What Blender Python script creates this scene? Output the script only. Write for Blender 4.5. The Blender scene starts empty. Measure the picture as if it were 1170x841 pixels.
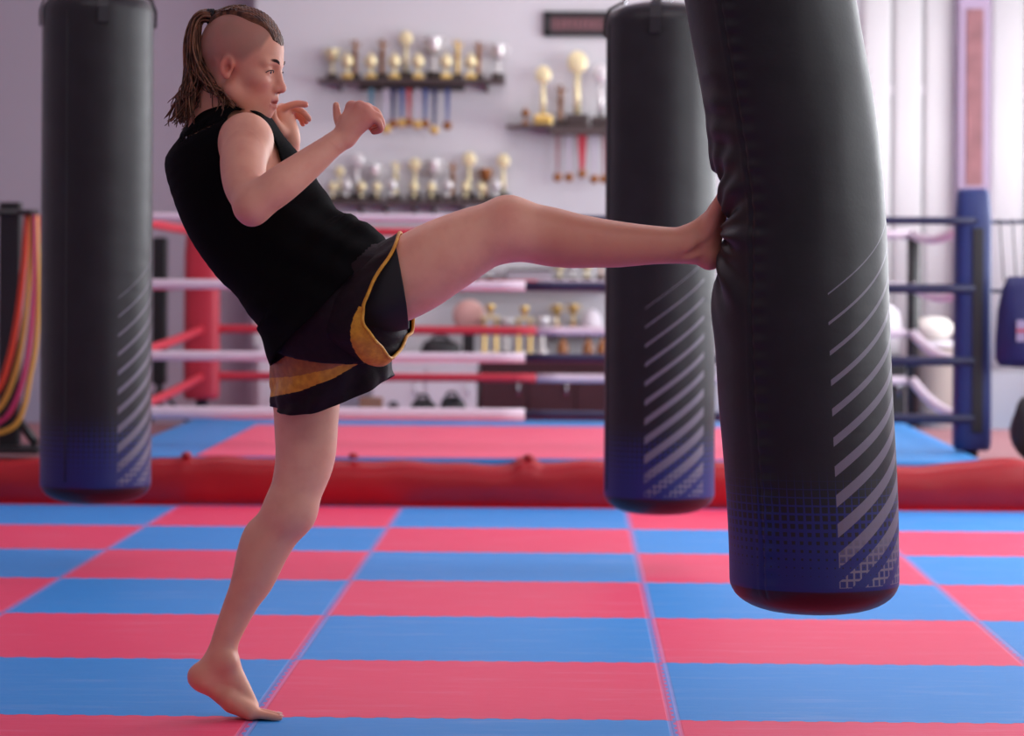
import bpy, bmesh, math, random
import numpy as np
from mathutils import Vector, Matrix
random.seed(7)
rng = np.random.RandomState(5)
PI = math.pi
SC = bpy.context.scene
COL = SC.collection

# ------------------------------------------------------------------ camera geometry
F, HZ, CAMH, YAW, ROLL = 3300.0, 303.96, 1.0802, 0.02047, 0.00577
CR, SR, CA, SA = math.cos(ROLL), math.sin(ROLL), math.cos(YAW), math.sin(YAW)

def P(px, py, Y):
    """a measured pixel of the photograph -> the world point on the plane y = Y"""
    a, b = px - 585.0, py - HZ
    u, v = (CR * a + SR * b) / F, (-SR * a + CR * b) / F
    t = Y / (u * SA + CA)
    return Vector((u * t * CA - t * SA, Y, CAMH - v * t))

cam = bpy.data.cameras.new('camera')
cam_o = bpy.data.objects.new('camera', cam)
COL.objects.link(cam_o)
cam.sensor_width = 36.0
cam.lens = F / 1170 * 36
cam.shift_y = -(420.5 - HZ) / 1170
cam_o.matrix_world = Matrix.Translation((0, 0, CAMH)) @ Matrix.Rotation(YAW, 4, 'Z') @ Matrix.Rotation(PI / 2, 4, 'X') @ Matrix.Rotation(ROLL, 4, 'Z')
cam.dof.use_dof = True
cam.dof.focus_distance = 6.75
cam.dof.aperture_fstop = 3.4
cam.clip_end = 100
SC.camera = cam_o

# ------------------------------------------------------------------ materials
def lin(c):
    return tuple((x / 255 / 12.92) if x / 255 <= .04045 else ((x / 255 + .055) / 1.055) ** 2.4 for x in c) + (1.0,)

def S(*c):
    return lin(c)

def mat(name, col, rough=.5, metal=0.0, noise=0.0, nscale=20.0, bump=0.0, bscale=60.0, spec=.5, sheen=0.0, coat=0.0, sub=0.0):
    m = bpy.data.materials.new(name)
    m.use_nodes = True
    nt = m.node_tree
    b = nt.nodes['Principled BSDF']
    b.inputs['Base Color'].default_value = col
    b.inputs['Roughness'].default_value = rough
    b.inputs['Metallic'].default_value = metal
    b.inputs['Specular IOR Level'].default_value = spec
    b.inputs['Sheen Weight'].default_value = sheen
    b.inputs['Coat Weight'].default_value = coat
    tc = nt.nodes.new('ShaderNodeTexCoord')
    if noise > 0:
        n = nt.nodes.new('ShaderNodeTexNoise')
        n.inputs['Scale'].default_value = nscale
        n.inputs['Detail'].default_value = 5
        r = nt.nodes.new('ShaderNodeMixRGB')
        r.inputs['Color1'].default_value = tuple(x * (1 - noise) for x in col[:3]) + (1,)
        r.inputs['Color2'].default_value = tuple(min(1, x * (1 + noise)) for x in col[:3]) + (1,)
        nt.links.new(tc.outputs['Object'], n.inputs['Vector'])
        nt.links.new(n.outputs['Fac'], r.inputs['Fac'])
        nt.links.new(r.outputs['Color'], b.inputs['Base Color'])
    if bump > 0:
        n = nt.nodes.new('ShaderNodeTexNoise')
        n.inputs['Scale'].default_value = bscale
        n.inputs['Detail'].default_value = 4
        bp = nt.nodes.new('ShaderNodeBump')
        bp.inputs['Strength'].default_value = bump
        bp.inputs['Distance'].default_value = .01
        nt.links.new(tc.outputs['Object'], n.inputs['Vector'])
        nt.links.new(n.outputs['Fac'], bp.inputs['Height'])
        nt.links.new(bp.outputs['Normal'], b.inputs['Normal'])
    return m

class NT:
    """terse node builder"""
    def __init__(s, m):
        s.nt = m.node_tree
        s.b = s.nt.nodes['Principled BSDF']
    def link(s, a, b):
        s.nt.links.new(a, b)
    def val(s, x, sock):
        if isinstance(x, (int, float)):
            sock.default_value = x
        else:
            s.link(x, sock)
    def m(s, op, a, b=0.0, c=None, clamp=False):
        n = s.nt.nodes.new('ShaderNodeMath')
        n.operation = op
        n.use_clamp = clamp
        s.val(a, n.inputs[0]); s.val(b, n.inputs[1])
        if c is not None:
            s.val(c, n.inputs[2])
        return n.outputs[0]
    def mix(s, f, a, b):
        n = s.nt.nodes.new('ShaderNodeMixRGB')
        s.val(f, n.inputs['Fac'])
        for x, k in ((a, 'Color1'), (b, 'Color2')):
            if isinstance(x, tuple):
                n.inputs[k].default_value = x
            else:
                s.link(x, n.inputs[k])
        return n.outputs['Color']
    def sstep(s, x, a, b):
        n = s.nt.nodes.new('ShaderNodeMapRange')
        n.interpolation_type = 'SMOOTHSTEP'
        s.val(x, n.inputs['Value'])
        s.val(a, n.inputs['From Min']); s.val(b, n.inputs['From Max'])
        return n.outputs['Result']
    def noise(s, vec, scale, detail=4, rough=.5):
        n = s.nt.nodes.new('ShaderNodeTexNoise')
        n.inputs['Scale'].default_value = scale
        n.inputs['Detail'].default_value = detail
        n.inputs['Roughness'].default_value = rough
        if vec is not None:
            s.link(vec, n.inputs['Vector'])
        return n.outputs['Fac']
    def coord(s, which='Object'):
        return s.nt.nodes.new('ShaderNodeTexCoord').outputs[which]
    def scale(s, v, sc):
        n = s.nt.nodes.new('ShaderNodeMapping')
        n.inputs['Scale'].default_value = sc
        s.link(v, n.inputs['Vector'])
        return n.outputs['Vector']
    def sep(s, v):
        n = s.nt.nodes.new('ShaderNodeSeparateXYZ')
        s.link(v, n.inputs[0])
        return n.outputs
    def attr(s, name):
        n = s.nt.nodes.new('ShaderNodeAttribute')
        n.attribute_name = name
        return n.outputs
    def bump(s, h, strength, dist):
        n = s.nt.nodes.new('ShaderNodeBump')
        n.inputs['Strength'].default_value = strength
        n.inputs['Distance'].default_value = dist
        s.link(h, n.inputs['Height'])
        s.link(n.outputs['Normal'], s.b.inputs['Normal'])

M = {}
M['black_metal'] = mat('black_metal', S(22, 22, 25), .45)
M['dark_vinyl'] = mat('dark_vinyl', S(30, 29, 32), .5)
M['chrome'] = mat('chrome', S(190, 190, 195), .22, 1.0)
M['gold'] = mat('gold_metal', S(225, 190, 110), .3, .85, .15, 30)
M['pale_gold'] = mat('pale_gold', S(235, 222, 175), .35, .5, .1, 30)
M['silver'] = mat('silver_metal', S(225, 222, 220), .3, .6, .1, 30)
M['bronze'] = mat('bronze_metal', S(150, 100, 60), .35, .7, .1, 30)
M['trophy_base'] = mat('trophy_base', S(60, 48, 46), .35, 0, .2, 40)
M['wood_dark'] = mat('wood_dark', S(72, 58, 56), .5, 0, .25, 8)
M['cabinet'] = mat('cabinet_maroon', S(66, 28, 34), .5, 0, .15, 10)
M['red_vinyl'] = mat('red_vinyl', S(160, 10, 22), .36, 0, .1, 3, .15, 14)
M['blue_pad'] = mat('blue_pad', S(25, 42, 100), .5, 0, .1, 5)
M['red_pad'] = mat('red_pad', S(176, 40, 58), .5, 0, .08, 5)
M['white_rope'] = mat('white_rope', S(210, 194, 206), .6, 0, .05, 20)
M['red_rope'] = mat('red_rope', S(186, 38, 56), .55, 0, .05, 20)
M['navy_rope'] = mat('navy_rope', S(34, 36, 70), .55, 0, .1, 20)
M['ring_blue'] = mat('ring_blue', S(56, 142, 212), .5, 0, .06, 3)
M['ring_pink'] = mat('ring_pink', S(236, 92, 122), .5, 0, .06, 3)
M['ring_deck'] = mat('ring_deck', S(150, 100, 104), .6, 0, .1, 3)
M['white_paint'] = mat('white_paint', S(222, 216, 222), .5, 0, .04, 5)
M['grey_board'] = mat('grey_board', S(160, 152, 160), .6, 0, .06, 5)
M['poster'] = mat('poster_paper', S(140, 92, 96), .6, 0, .5, 9)

def wall_mat(name, c):
    m = mat(name, c, .8, 0, .03, 1.5, .1, 180)
    return m
M['wall_back'] = wall_mat('wall_back_paint', S(202, 200, 203))
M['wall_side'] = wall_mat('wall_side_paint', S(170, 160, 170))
M['ceiling'] = wall_mat('ceiling_paint', S(215, 210, 212))

def mat_floor():
    m = mat('puzzle_mats', S(200, 80, 100), .5, spec=.3)
    n = NT(m)
    o = n.sep(n.coord('Object'))
    gx, gy = n.m('ADD', o[0], 1.749), n.m('SUBTRACT', o[1], 6.887)
    def tooth(t, per, amp):       # trapezoid interlock
        w = n.m('SINE', n.m('MULTIPLY', t, 2 * PI / per))
        w = n.m('MULTIPLY', w, 2.2)
        w = n.m('MAXIMUM', n.m('MINIMUM', w, 1.0), -1.0)
        return n.m('MULTIPLY', w, amp)
    jx = n.m('ADD', gx, tooth(gy, .066, .0035))
    jy = n.m('ADD', gy, tooth(gx, .066, .0055))
    par = n.m('FLOORED_MODULO', n.m('ADD', n.m('FLOOR', jx), n.m('FLOOR', jy)), 2.0)
    blue, pink = S(46, 142, 218), S(234, 68, 106)
    c = n.mix(n.m('GREATER_THAN', par, .5), blue, pink)
    # each tile a little different, soft wear
    wear = n.noise(n.scale(n.coord('Object'), (1.2, 6, 1)), 2.2, 6, .6)
    c = n.mix(n.m('MULTIPLY', n.sstep(wear, .5, .85), .16), c, S(235, 215, 225))
    scuff = n.noise(n.scale(n.coord('Object'), (3, 22, 1)), 3.0, 5, .6)
    c = n.mix(n.m('MULTIPLY', n.sstep(scuff, .58, .8),   .08), c, S(250, 235, 240))
    # seams: a bevelled groove at the joint and a second line where the loose edge strip ends
    def near(j, off, w):
        f = n.m('ABSOLUTE', n.m('SUBTRACT', n.m('FRACT', n.m('ADD', j, .5 - off)), .5))
        return n.m('SUBTRACT', 1.0, n.sstep(f, w * .4, w))
    sx = n.m('MAXIMUM', near(gx, .012, .006), near(gx, -.012, .006))
    strip = n.m('SUBTRACT', 1.0, n.sstep(n.m('ABSOLUTE', n.m('SUBTRACT', n.m('FRACT', n.m('ADD', gx, .5)), .5)), .011, .014))
    c = n.mix(n.m('MULTIPLY', strip, .36), c, S(150, 116, 190))
    c = n.mix(n.m('MULTIPLY', sx, .25), c, S(196, 150, 200))
    sy = near(jy, 0, .004)
    c = n.mix(n.m('MULTIPLY', sy, .35), c, S(110, 60, 120))
    n.link(c, n.b.inputs['Base Color'])
    fine = n.noise(n.coord('Object'), 240, 3)
    hgt = n.m('SUBTRACT', n.m('MULTIPLY', fine, .5), n.m('ADD', sx, sy))
    n.bump(hgt, .25, .004)
    n.link(n.m('ADD', .42, n.m('MULTIPLY', scuff, .2)), n.b.inputs['Roughness'])
    return m
M['floor'] = mat_floor()

def mat_bag():
    """black vinyl; UV = (angle * R in metres from the stripe block's edge, height above the bag's bottom)"""
    m = mat('bag_vinyl', S(34, 32, 35), .4, spec=.38)
    n = NT(m)
    uv = n.sep(n.coord('UV'))
    s, h = uv[0], uv[1]
    base = n.mix(n.sstep(n.noise(n.coord('Object'), 9, 5), .35, .75), S(25, 23, 26), S(31, 29, 32))
    blue = S(29, 36, 98)
    cs = .0185
    fx = n.m('ABSOLUTE', n.m('SUBTRACT', n.m('FRACT', n.m('DIVIDE', s, cs)), .5))
    fy = n.m('ABSOLUTE', n.m('SUBTRACT', n.m('FRACT', n.m('DIVIDE', h, cs)), .5))
    q = n.m('MAXIMUM', fx, fy)
    size = n.m('MULTIPLY', n.m('POWER', n.sstep(h, .06, .37), .7), .5)
    dots = n.sstep(n.m('SUBTRACT', q, size), -.03, .03)
    fade = n.m('MULTIPLY', n.m('SUBTRACT', 1.0, n.sstep(h, .22, .38)), dots)
    c = n.mix(fade, base, blue)
    # stripes
    qq = n.m('SUBTRACT', h, n.m('MULTIPLY', s, .74))
    k = n.m('DIVIDE', n.m('SUBTRACT', .735, qq), .0645)
    fr = n.m('FRACT', k)
    w = n.m('ADD', .06, n.m('MULTIPLY', n.m('FLOOR', k), .052))
    on = n.m('LESS_THAN', fr, w)
    for cond in (n.m('GREATER_THAN', s, 0.0), n.m('LESS_THAN', s, .230), n.m('LESS_THAN', qq, .735), n.m('GREATER_THAN', qq, -.12), n.m('GREATER_THAN', h, .075)):
        on = n.m('MULTIPLY', on, cond)
    eat = n.m('MULTIPLY', n.m('SUBTRACT', 1.0, n.sstep(h, .10, .2)), n.m('LESS_THAN', q, .36))
    on = n.m('MULTIPLY', on, n.m('SUBTRACT', 1.0, eat))
    c = n.mix(n.m('MULTIPLY', on, .9), c, S(112, 106, 118))
    # maroon bottom cap
    capm = n.m('SUBTRACT', 1.0, n.sstep(h, .064, .068))
    c = n.mix(capm, c, S(44, 12, 22))
    n.link(c, n.b.inputs['Base Color'])
    lea = n.noise(n.coord('Object'), 130, 4)
    big = n.noise(n.scale(n.coord('Object'), (6, 6, 14)), 1.0, 3)
    n.bump(n.m('ADD', n.m('MULTIPLY', lea, .12), big), .18, .012)
    n.link(n.m('ADD', .38, n.m('MULTIPLY', big, .12)), n.b.inputs['Roughness'])
    return m
M['bag'] = mat_bag()

def mat_skin():
    m = mat('skin', S(214, 160, 140), .48)
    n = NT(m)
    t = n.attr('tint')['Color']
    mott = n.noise(n.coord('Object'), 22, 5)
    c = n.mix(n.m('MULTIPLY', n.sstep(mott, .35, .8), .3), t, S(206, 122, 108))
    n.link(c, n.b.inputs['Base Color'])
    n.b.inputs['Subsurface Weight'].default_value = .12
    n.b.inputs['Subsurface Radius'].default_value = (.9, .35, .2)
    n.b.inputs['Subsurface Scale'].default_value = .012
    n.b.inputs['Specular IOR Level'].default_value = .4
    n.bump(n.noise(n.coord('Object'), 420, 3), .12, .002)
    return m
M['skin'] = mat_skin()

def mat_hair(name, a, b):
    m = mat(name, a, .42)
    n = NT(m)
    u = n.attr('tint')['Color']
    c = n.mix(n.sstep(n.noise(n.scale(n.coord('Object'), (25, 190, 40)), 1, 3), .35, .7), a, b)
    n.link(c, n.b.inputs['Base Color'])
    n.bump(n.noise(n.scale(n.coord('Object'), (20, 320, 60)), 1, 3), .5, .003)
    n.b.inputs['Specular IOR Level'].default_value = .3
    return m
M['hair'] = mat_hair('hair_brown', S(62, 36, 24), S(126, 80, 54))
M['hair_tip'] = mat_hair('hair_light', S(96, 62, 44), S(150, 108, 80))
M['brow'] = mat('brow_hair', S(60, 38, 34), .6)
M['shirt'] = mat('shirt_black', S(8, 7, 9), .9, 0, .1, 30, .25, 500, spec=.1)
def mat_satin(name, col, col2):
    m = mat(name, col, .5)
    n = NT(m)
    c = n.mix(n.sstep(n.noise(n.coord('Object'), 60, 5), .3, .75), col, col2)
    n.link(c, n.b.inputs['Base Color'])
    n.bump(n.noise(n.scale(n.coord('Object'), (18, 18, 34)), 1, 4), .35, .012)
    n.b.inputs['Specular IOR Level'].default_value = .45
    return m
M['shorts'] = mat_satin('shorts_black_maroon', S(24, 13, 19), S(31, 17, 24))
M['shorts'].node_tree.nodes['Principled BSDF'].inputs['Specular IOR Level'].default_value = .2
M['shorts'].node_tree.nodes['Principled BSDF'].inputs['Roughness'].default_value = .65
M['lining'] = mat('shorts_lining', S(14, 13, 17), .7)
M['gold_satin'] = mat_satin('gold_satin', S(196, 132, 28), S(224, 164, 44))
M['bronze_satin'] = mat_satin('bronze_satin', S(150, 92, 40), S(176, 112, 50))
M['eye_white'] = mat('eye_white', S(220, 205, 200), .2)
M['iris'] = mat('iris_dark', S(60, 48, 44), .15)
M['elastic'] = mat('hair_elastic', S(16, 14, 16), .7)
M['seam'] = mat('bag_seam', S(26, 25, 28), .5)

# ------------------------------------------------------------------ object helpers
def link(o, parent=None):
    COL.objects.link(o)
    if parent is not None:
        o.parent = parent
    return o

def thing(name, label, cat, loc=(0, 0, 0), rotz=0.0, group=None):
    o = bpy.data.objects.new(name, None)
    o.empty_display_size = .1
    o.location = loc
    o.rotation_euler = (0, 0, rotz)
    tag(o, label, cat, group)
    return link(o)

def tag(o, label=None, cat=None, group=None, kind=None):
    for k, v in (('label', label), ('category', cat), ('group', group), ('kind', kind)):
        if v:
            o[k] = v
    return o

def mesh_obj(name, verts, faces, material, parent=None, smooth=True, local=None):
    """verts are world-space unless the parent is at the origin; local = Vector subtracted from every vert"""
    me = bpy.data.meshes.new(name)
    if local is not None:
        verts = [(v[0] - local[0], v[1] - local[1], v[2] - local[2]) for v in verts]
    me.from_pydata([tuple(v) for v in verts], [], faces)
    me.update()
    if smooth:
        me.polygons.foreach_set('use_smooth', [True] * len(me.polygons))
    mats = material if isinstance(material, (list, tuple)) else [material]
    for x in mats:
        me.materials.append(x)
    return link(bpy.data.objects.new(name, me), parent)

class MB:
    def __init__(s):
        s.v, s.f = [], []
    def add(s, v, f):
        b = len(s.v)
        s.v += [tuple(x) for x in v]
        s.f += [tuple(i + b for i in q) for q in f]
        return s
    def box(s, c, d, bevel=0.0, rot=None):
        x, y, z = d[0] / 2, d[1] / 2, d[2] / 2
        bm = bmesh.new()
        bmesh.ops.create_cube(bm, size=1)
        for v in bm.verts:
            v.co = Vector((v.co.x * d[0], v.co.y * d[1], v.co.z * d[2]))
        if bevel > 0:
            bmesh.ops.bevel(bm, geom=bm.edges[:], offset=min(bevel, .45 * min(d)), segments=2, affect='EDGES', profile=.5)
        bm.verts.index_update()
        vs = [v.co.copy() for v in bm.verts]
        if rot is not None:
            vs = [rot @ v for v in vs]
        vs = [v + Vector(c) for v in vs]
        s.add(vs, [[v.index for v in f.verts] for f in bm.faces])
        bm.free()
        return s
    def lathe(s, prof, c=(0, 0, 0), seg=20, sx=1.0, sy=1.0):
        v, f = [], []
        n = len(prof)
        for i in range(seg):
            a = 2 * PI * i / seg
            for r, z in prof:
                v.append((c[0] + r * sx * math.cos(a), c[1] + r * sy * math.sin(a), c[2] + z))
        for i in range(seg):
            j = (i + 1) % seg
            for k in range(n - 1):
                f.append((i * n + k, j * n + k, j * n + k + 1, i * n + k + 1))
        f.append([i * n for i in range(seg)][::-1])
        f.append([i * n + n - 1 for i in range(seg)])
        return s.add(v, f)
    def tube(s, pts, r, seg=10, closed=False, cap=True):
        pts = [Vector(p) for p in pts]
        n = len(pts)
        rr = r if isinstance(r, (list, tuple)) else [r] * n
        v, f = [], []
        up = None
        for i in range(n):
            if closed:
                t = pts[(i + 1) % n] - pts[i - 1]
            else:
                t = pts[min(i + 1, n - 1)] - pts[max(i - 1, 0)]
            t.normalize()
            if up is None:
                up = Vector((0, 0, 1)) if abs(t.z) < .9 else Vector((1, 0, 0))
            e1 = (up - t * up.dot(t)).normalized()
            e2 = t.cross(e1)
            up = e1
            for k in range(seg):
                a = 2 * PI * k / seg
                v.append(pts[i] + (e1 * math.cos(a) + e2 * math.sin(a)) * rr[i])
        m = n if closed else n - 1
        for i in range(m):
            j = (i + 1) % n
            for k in range(seg):
                l = (k + 1) % seg
                f.append((i * seg + k, i * seg + l, j * seg + l, j * seg + k))
        if not closed and cap:
            f.append(list(range(seg))[::-1])
            f.append([(n - 1) * seg + k for k in range(seg)])
        return s.add(v, f)
    def build(s, name, material, parent=None, smooth=True, local=None):
        return mesh_obj(name, s.v, s.f, material, parent, smooth, local)

def autosmooth(o, ang=40):
    me = o.data
    me.set_sharp_from_angle(angle=math.radians(ang))
    return o

def spline(pts, n=12, closed=False):
    pts = [Vector(p) for p in pts]
    out = []
    m = len(pts)
    rngi = range(m) if closed else range(m - 1)
    for i in rngi:
        if closed:
            a, b, c, d = pts[i - 1], pts[i], pts[(i + 1) % m], pts[(i + 2) % m]
        else:
            a, b, c, d = pts[max(i - 1, 0)], pts[i], pts[i + 1], pts[min(i + 2, m - 1)]
        for k in range(n):
            t = k / n
            out.append(.5 * ((2 * b) + (c - a) * t + (2 * a - 5 * b + 4 * c - d) * t * t + (-a + 3 * b - 3 * c + d) * t ** 3))
    if not closed:
        out.append(pts[-1])
    return out

def copy_tree(o, parent=None):
    c = o.copy()
    COL.objects.link(c)
    if parent is not None:
        c.parent = parent
    for ch in list(o.children):
        copy_tree(ch, c)
    return c

# ------------------------------------------------------------------ the room
YW = 17.7           # back wall
XR, XL = 3.45, -4.2
CEIL = 3.7
def struct(o):
    o['kind'] = 'structure'
    return o
fl = MB().box(((XL + XR) / 2, 8.5, -.05), (XR - XL + .4, 19.4, .1)).build('floor', M['floor'], smooth=False)
struct(fl)
struct(MB().box(((XL + XR) / 2, 8.5, CEIL + .06), (XR - XL + .4, 19.4, .12)).build('ceiling', M['ceiling'], smooth=False))
struct(MB().box((XL - .1, 8.5, CEIL / 2), (.2, 19.4, CEIL)).build('wall_left', M['wall_side'], smooth=False))
# back wall with a projecting bay and two window openings at its end
xb = P(291, 200, YW).x          # edge of the pilaster step
xw0, xw1 = P(981, 200, YW).x, P(1091, 200, YW).x
xp1 = P(1127, 200, YW).x
struct(MB().box(((XL + xb) / 2 , YW + .35, CEIL / 2), (xb - XL, .2, CEIL)).box((xb - .02, YW + .2, CEIL / 2), (.04, .3, CEIL)).build('wall_back_recess', M['wall_side'], smooth=False))
bw = MB()
bw.box(((xb + xw0) / 2, YW + .1, CEIL / 2), (xw0 - xb, .2, CEIL))
bw.box(((xw0 + XR) / 2, YW + .1, .225), (XR - xw0, .2, .45))
bw.box(((xw0 + XR) / 2, YW + .1, CEIL - .2), (XR - xw0, .2, .4))
struct(bw.build('wall_back', M['wall_back'], smooth=False))
M['pillar'] = wall_mat('pillar_paint', S(168, 148, 172))
struct(MB().box(((xw1 + xp1) / 2, YW + .0, CEIL / 2), (xp1 - xw1, .3, CEIL), .01).build('trim_1', M['pillar'], smooth=False))
# right wall: piers, sill wall and lintel around three tall windows
rw = MB()
wins = [(1.2, 4.2), (5.0, 8.6), (9.4, 12.6), (13.4, 16.8)]
edges = [-1.2] + [e for w in wins for e in w] + [18.2]
for a, b in zip(edges[::2], edges[1::2]):
    rw.box((XR + .1, (a + b) / 2, CEIL / 2), (.2, b - a, CEIL))
for a, b in wins:
    rw.box((XR + .1, (a + b) / 2, .4), (.2, b - a, .8))
    rw.box((XR + .1, (a + b) / 2, CEIL - .2), (.2, b - a, .4))
struct(rw.build('wall_right', M['wall_back'], smooth=False))
def window_frame(nm, lo, hi, axis, fixed, z0, z1):
    w = MB()
    mid = (lo + hi) / 2
    def bar(a0, a1, b0, b1):
        c = [(a0 + a1) / 2, fixed, (b0 + b1) / 2]
        d = [a1 - a0, .06, b1 - b0]
        if axis == 'y':
            c = [fixed, (a0 + a1) / 2, (b0 + b1) / 2]; d = [.06, a1 - a0, b1 - b0]
        w.box(c, d, .006)
    bar(lo, lo + .06, z0, z1); bar(hi - .06, hi, z0, z1); bar(mid - .03, mid + .03, z0, z1)
    bar(lo, hi, z0, z0 + .06); bar(lo, hi, z1 - .06, z1); bar(lo, hi, z0 + 1.7, z0 + 1.76)
    return struct(w.build(nm, M['white_paint'], smooth=False))
for i, (a, b) in enumerate(wins):
    window_frame('window_%d' % (i + 1), a, b, 'y', XR + .1, .8, CEIL - .4)
window_frame('window_5', xw0, xw1, 'x', YW + .15, .45, CEIL - .4)
window_frame('window_6', xp1, XR, 'x', YW + .15, .45, CEIL - .4)

# vertical blinds in front of the far windows: translucent fabric
mb_ = bpy.data.materials.new('blind_fabric'); mb_.use_nodes = True
_nt = mb_.node_tree; _b = _nt.nodes['Principled BSDF']
_b.inputs['Base Color'].default_value = S(236, 232, 232); _b.inputs['Roughness'].default_value = .8
_t = _nt.nodes.new('ShaderNodeBsdfTranslucent'); _t.inputs['Color'].default_value = S(240, 238, 240)
_mx = _nt.nodes.new('ShaderNodeMixShader'); _mx.inputs[0].default_value = .55
_nt.links.new(_b.outputs[0], _mx.inputs[1]); _nt.links.new(_t.outputs[0], _mx.inputs[2])
_nt.links.new(_mx.outputs[0], _nt.nodes['Material Output'].inputs['Surface'])
M['blind'] = mb_
def blind(lab, x0, x1, slats, gap=.006):
    t = thing('vertical_blind', lab, 'blind', ((x0 + x1) / 2, YW - .03, .5))
    MB().box(((x0 + x1) / 2, YW - .03, CEIL - .32), (x1 - x0, .05, .06), .008).build('headrail', M['white_paint'], t, False, t.location)
    n = slats
    w = (x1 - x0) / n
    for i in range(n):
        xa, xc = x0 + w * i + gap, x0 + w * (i + 1) - gap
        v, f = [], []
        for z in (.52, CEIL - .35):
            for k in range(7):
                q = k / 6
                v.append((xa + (xc - xa) * q, YW - .03 - .012 * math.sin(PI * q), z))
        for k in range(6):
            f.append((k, k + 1, 7 + k + 1, 7 + k))
        o = mesh_obj('slat', v, f, M['blind'], t, True, t.location)
        s = o.modifiers.new('t', 'SOLIDIFY'); s.thickness = .002
    return t
blind('white vertical fabric blind over the far window beside the lilac pillar', xw0 + .01, xw1 - .01, 3)
blind('bright white vertical blind at the far corner window behind the hanging blue bag', xp1 + .01, XR - .02, 4)
pa, pb = P(1105, 10, YW - .17), P(1123, 212, YW - .17)
pst = MB().box(((pa.x + pb.x) / 2, YW - .156, (pa.z + pb.z) / 2), (pb.x - pa.x, .008, pa.z - pb.z), .001).build('picture', M['poster'], None, False)
tag(pst, 'tall narrow reddish picture on the lilac pillar above the blue corner pad', 'picture')

# ------------------------------------------------------------------ boxing ring
RZ = .19                    # deck height
YF, YA, YB = 12.92, 13.75, 16.25
ring = thing('boxing_ring', 'low boxing ring with red edge roll and red, white and navy ropes behind the bags', 'boxing ring', (0, YF, 0))
RL = ring.location
MB().box((-.3, (YF + YB + .12) / 2 + .12, RZ / 2 - .01), (6.9, YB - YF + .0, RZ - .02), .01).build('platform', M['ring_deck'], ring, False, RL)
# blue mat, with the pink field let into it
x0, x1 = P(118, 532, YF + .1).x, P(1118, 526, YF + .35).x
xlf = P(222, 533, YF + .06).x
xr_ = 1.45
MB().box(((x0 + x1) / 2, (YF + .1 + YB) / 2, RZ + .006), (x1 - x0, YB - YF - .1, .03), .004).build('canvas', M['ring_blue'], ring, False, RL)
MB().box(((xlf + xr_) / 2, (YF + .12 + 15.55) / 2, RZ + .0125), (xr_ - xlf, 15.55 - YF - .12, .03), .004).build('canvas_panel', M['ring_pink'], ring, False, RL)
# red vinyl edge roll, slightly lumpy, with folds and ties
def apron():
    v, f = [], []
    nx, npf = 420, 12
    xa, xz = -3.7, 3.15
    for i in range(nx + 1):
        x = xa + (xz - xa) * i / nx
        wob = .010 * math.sin(x * 3.1) + .007 * math.sin(x * 7.7 + 1) + .004 * math.sin(x * 23)
        top = RZ + .012 + wob * .8
        for xc, dh, w in ((P(600, 0, YF).x, .030, .035), (P(613, 0, YF).x, .018, .02), (P(213, 0, YF).x, .012, .03), (P(1150, 0, YF).x, .035, .18)):
            top += dh * math.exp(-((x - xc) / w) ** 2)
        prof = [(0.0, 0.0), (-.012, .03), (-.02 + wob * .4, .07), (-.018 + wob * .5, .12), (-.006, top - .035), (.02, top - .008), (.06, top), (.11, top - .008), (.145, top - .03), (.15, RZ - .015)]
        for y, z in prof:
            v.append((x, YF + y, z))
    n = len(prof)
    for i in range(nx):
        for k in range(n - 1):
            f.append((i * n + k, (i + 1) * n + k, (i + 1) * n + k + 1, i * n + k + 1))
    o = mesh_obj('apron', v, f, M['red_vinyl'], ring, True, RL)
    return o
apron()
for px, py in ((213, 533), (404, 533), (604, 540), (1000, 536)):
    c = P(px, py, YF + .03)
    c.z = RZ + .02
    MB().lathe([(.002, .0), (.020, .004), (.024, .014), (.018, .024), (.004, .028)], c, 14).build('tie_knot', M['red_vinyl'], ring, True, RL)
# corner posts with pads
cFR, cBR = P(1110, 400, YA), P(1043, 400, YB)
cBL = P(231, 400, YB)
cFL = Vector((cBL.x - .05, YA, 0))
def post(c, pad, z0, z1, w, straps=None, lab=None):
    p = MB().tube([(c.x, c.y, RZ), (c.x, c.y, z1 - .02)], .035, 16).build('corner_post', M['black_metal'], ring, True, RL)
    if pad is not None:
        b = MB()
        # a pad: rounded slab, tapering a little at the top
        pts = []
        n = 24
        for k in range(n):
            a = 2 * PI * k / n
            ca, sa = math.cos(a), math.sin(a)
            pts.append((math.copysign(abs(ca) ** .5, ca), math.copysign(abs(sa) ** .5, sa)))
        levels = [(z0, .86), (z0 + .015, .97), (z0 + .05, 1.0), ((z0 + z1) / 2, .98), (z1 - .15, .96), (z1 - .02, .86), (z1, .74)]
        v = [(c.x + x * w / 2 * s, c.y - .02 + y * .075 * s, z) for z, s in levels for x, y in pts]
        f = [(i * n + k, i * n + (k + 1) % n, (i + 1) * n + (k + 1) % n, (i + 1) * n + k) for i in range(len(levels) - 1) for k in range(n)]
        f += [list(range(n))[::-1], [(len(levels) - 1) * n + k for k in range(n)]]
        q = mesh_obj('corner_pad', v, f, pad, p, True, RL)
        if lab: q['label'] = lab
        if straps:
            MB().box((c.x + .015, c.y - .098, (z0 + z1) / 2 - .05), (.05, .012, (z1 - z0) * .78), .004).build('pad_strap', M['dark_vinyl'], p, False, RL)
    return p
zt = lambda py, Y: P(600, py, Y).z
post(cFR, M['blue_pad'], P(1112, 514, YA).z, P(1108, 216, YA).z, .178, True, 'blue corner pad')
post(cBL, M['red_pad'], P(231, 456, YB).z, P(231, 258, YB).z, .20, None, 'red corner pad')
post(cBR, None, 0, P(1043, 268, YB).z, 0)
post(cFL, None, 0, 1.3, 0)
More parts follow.
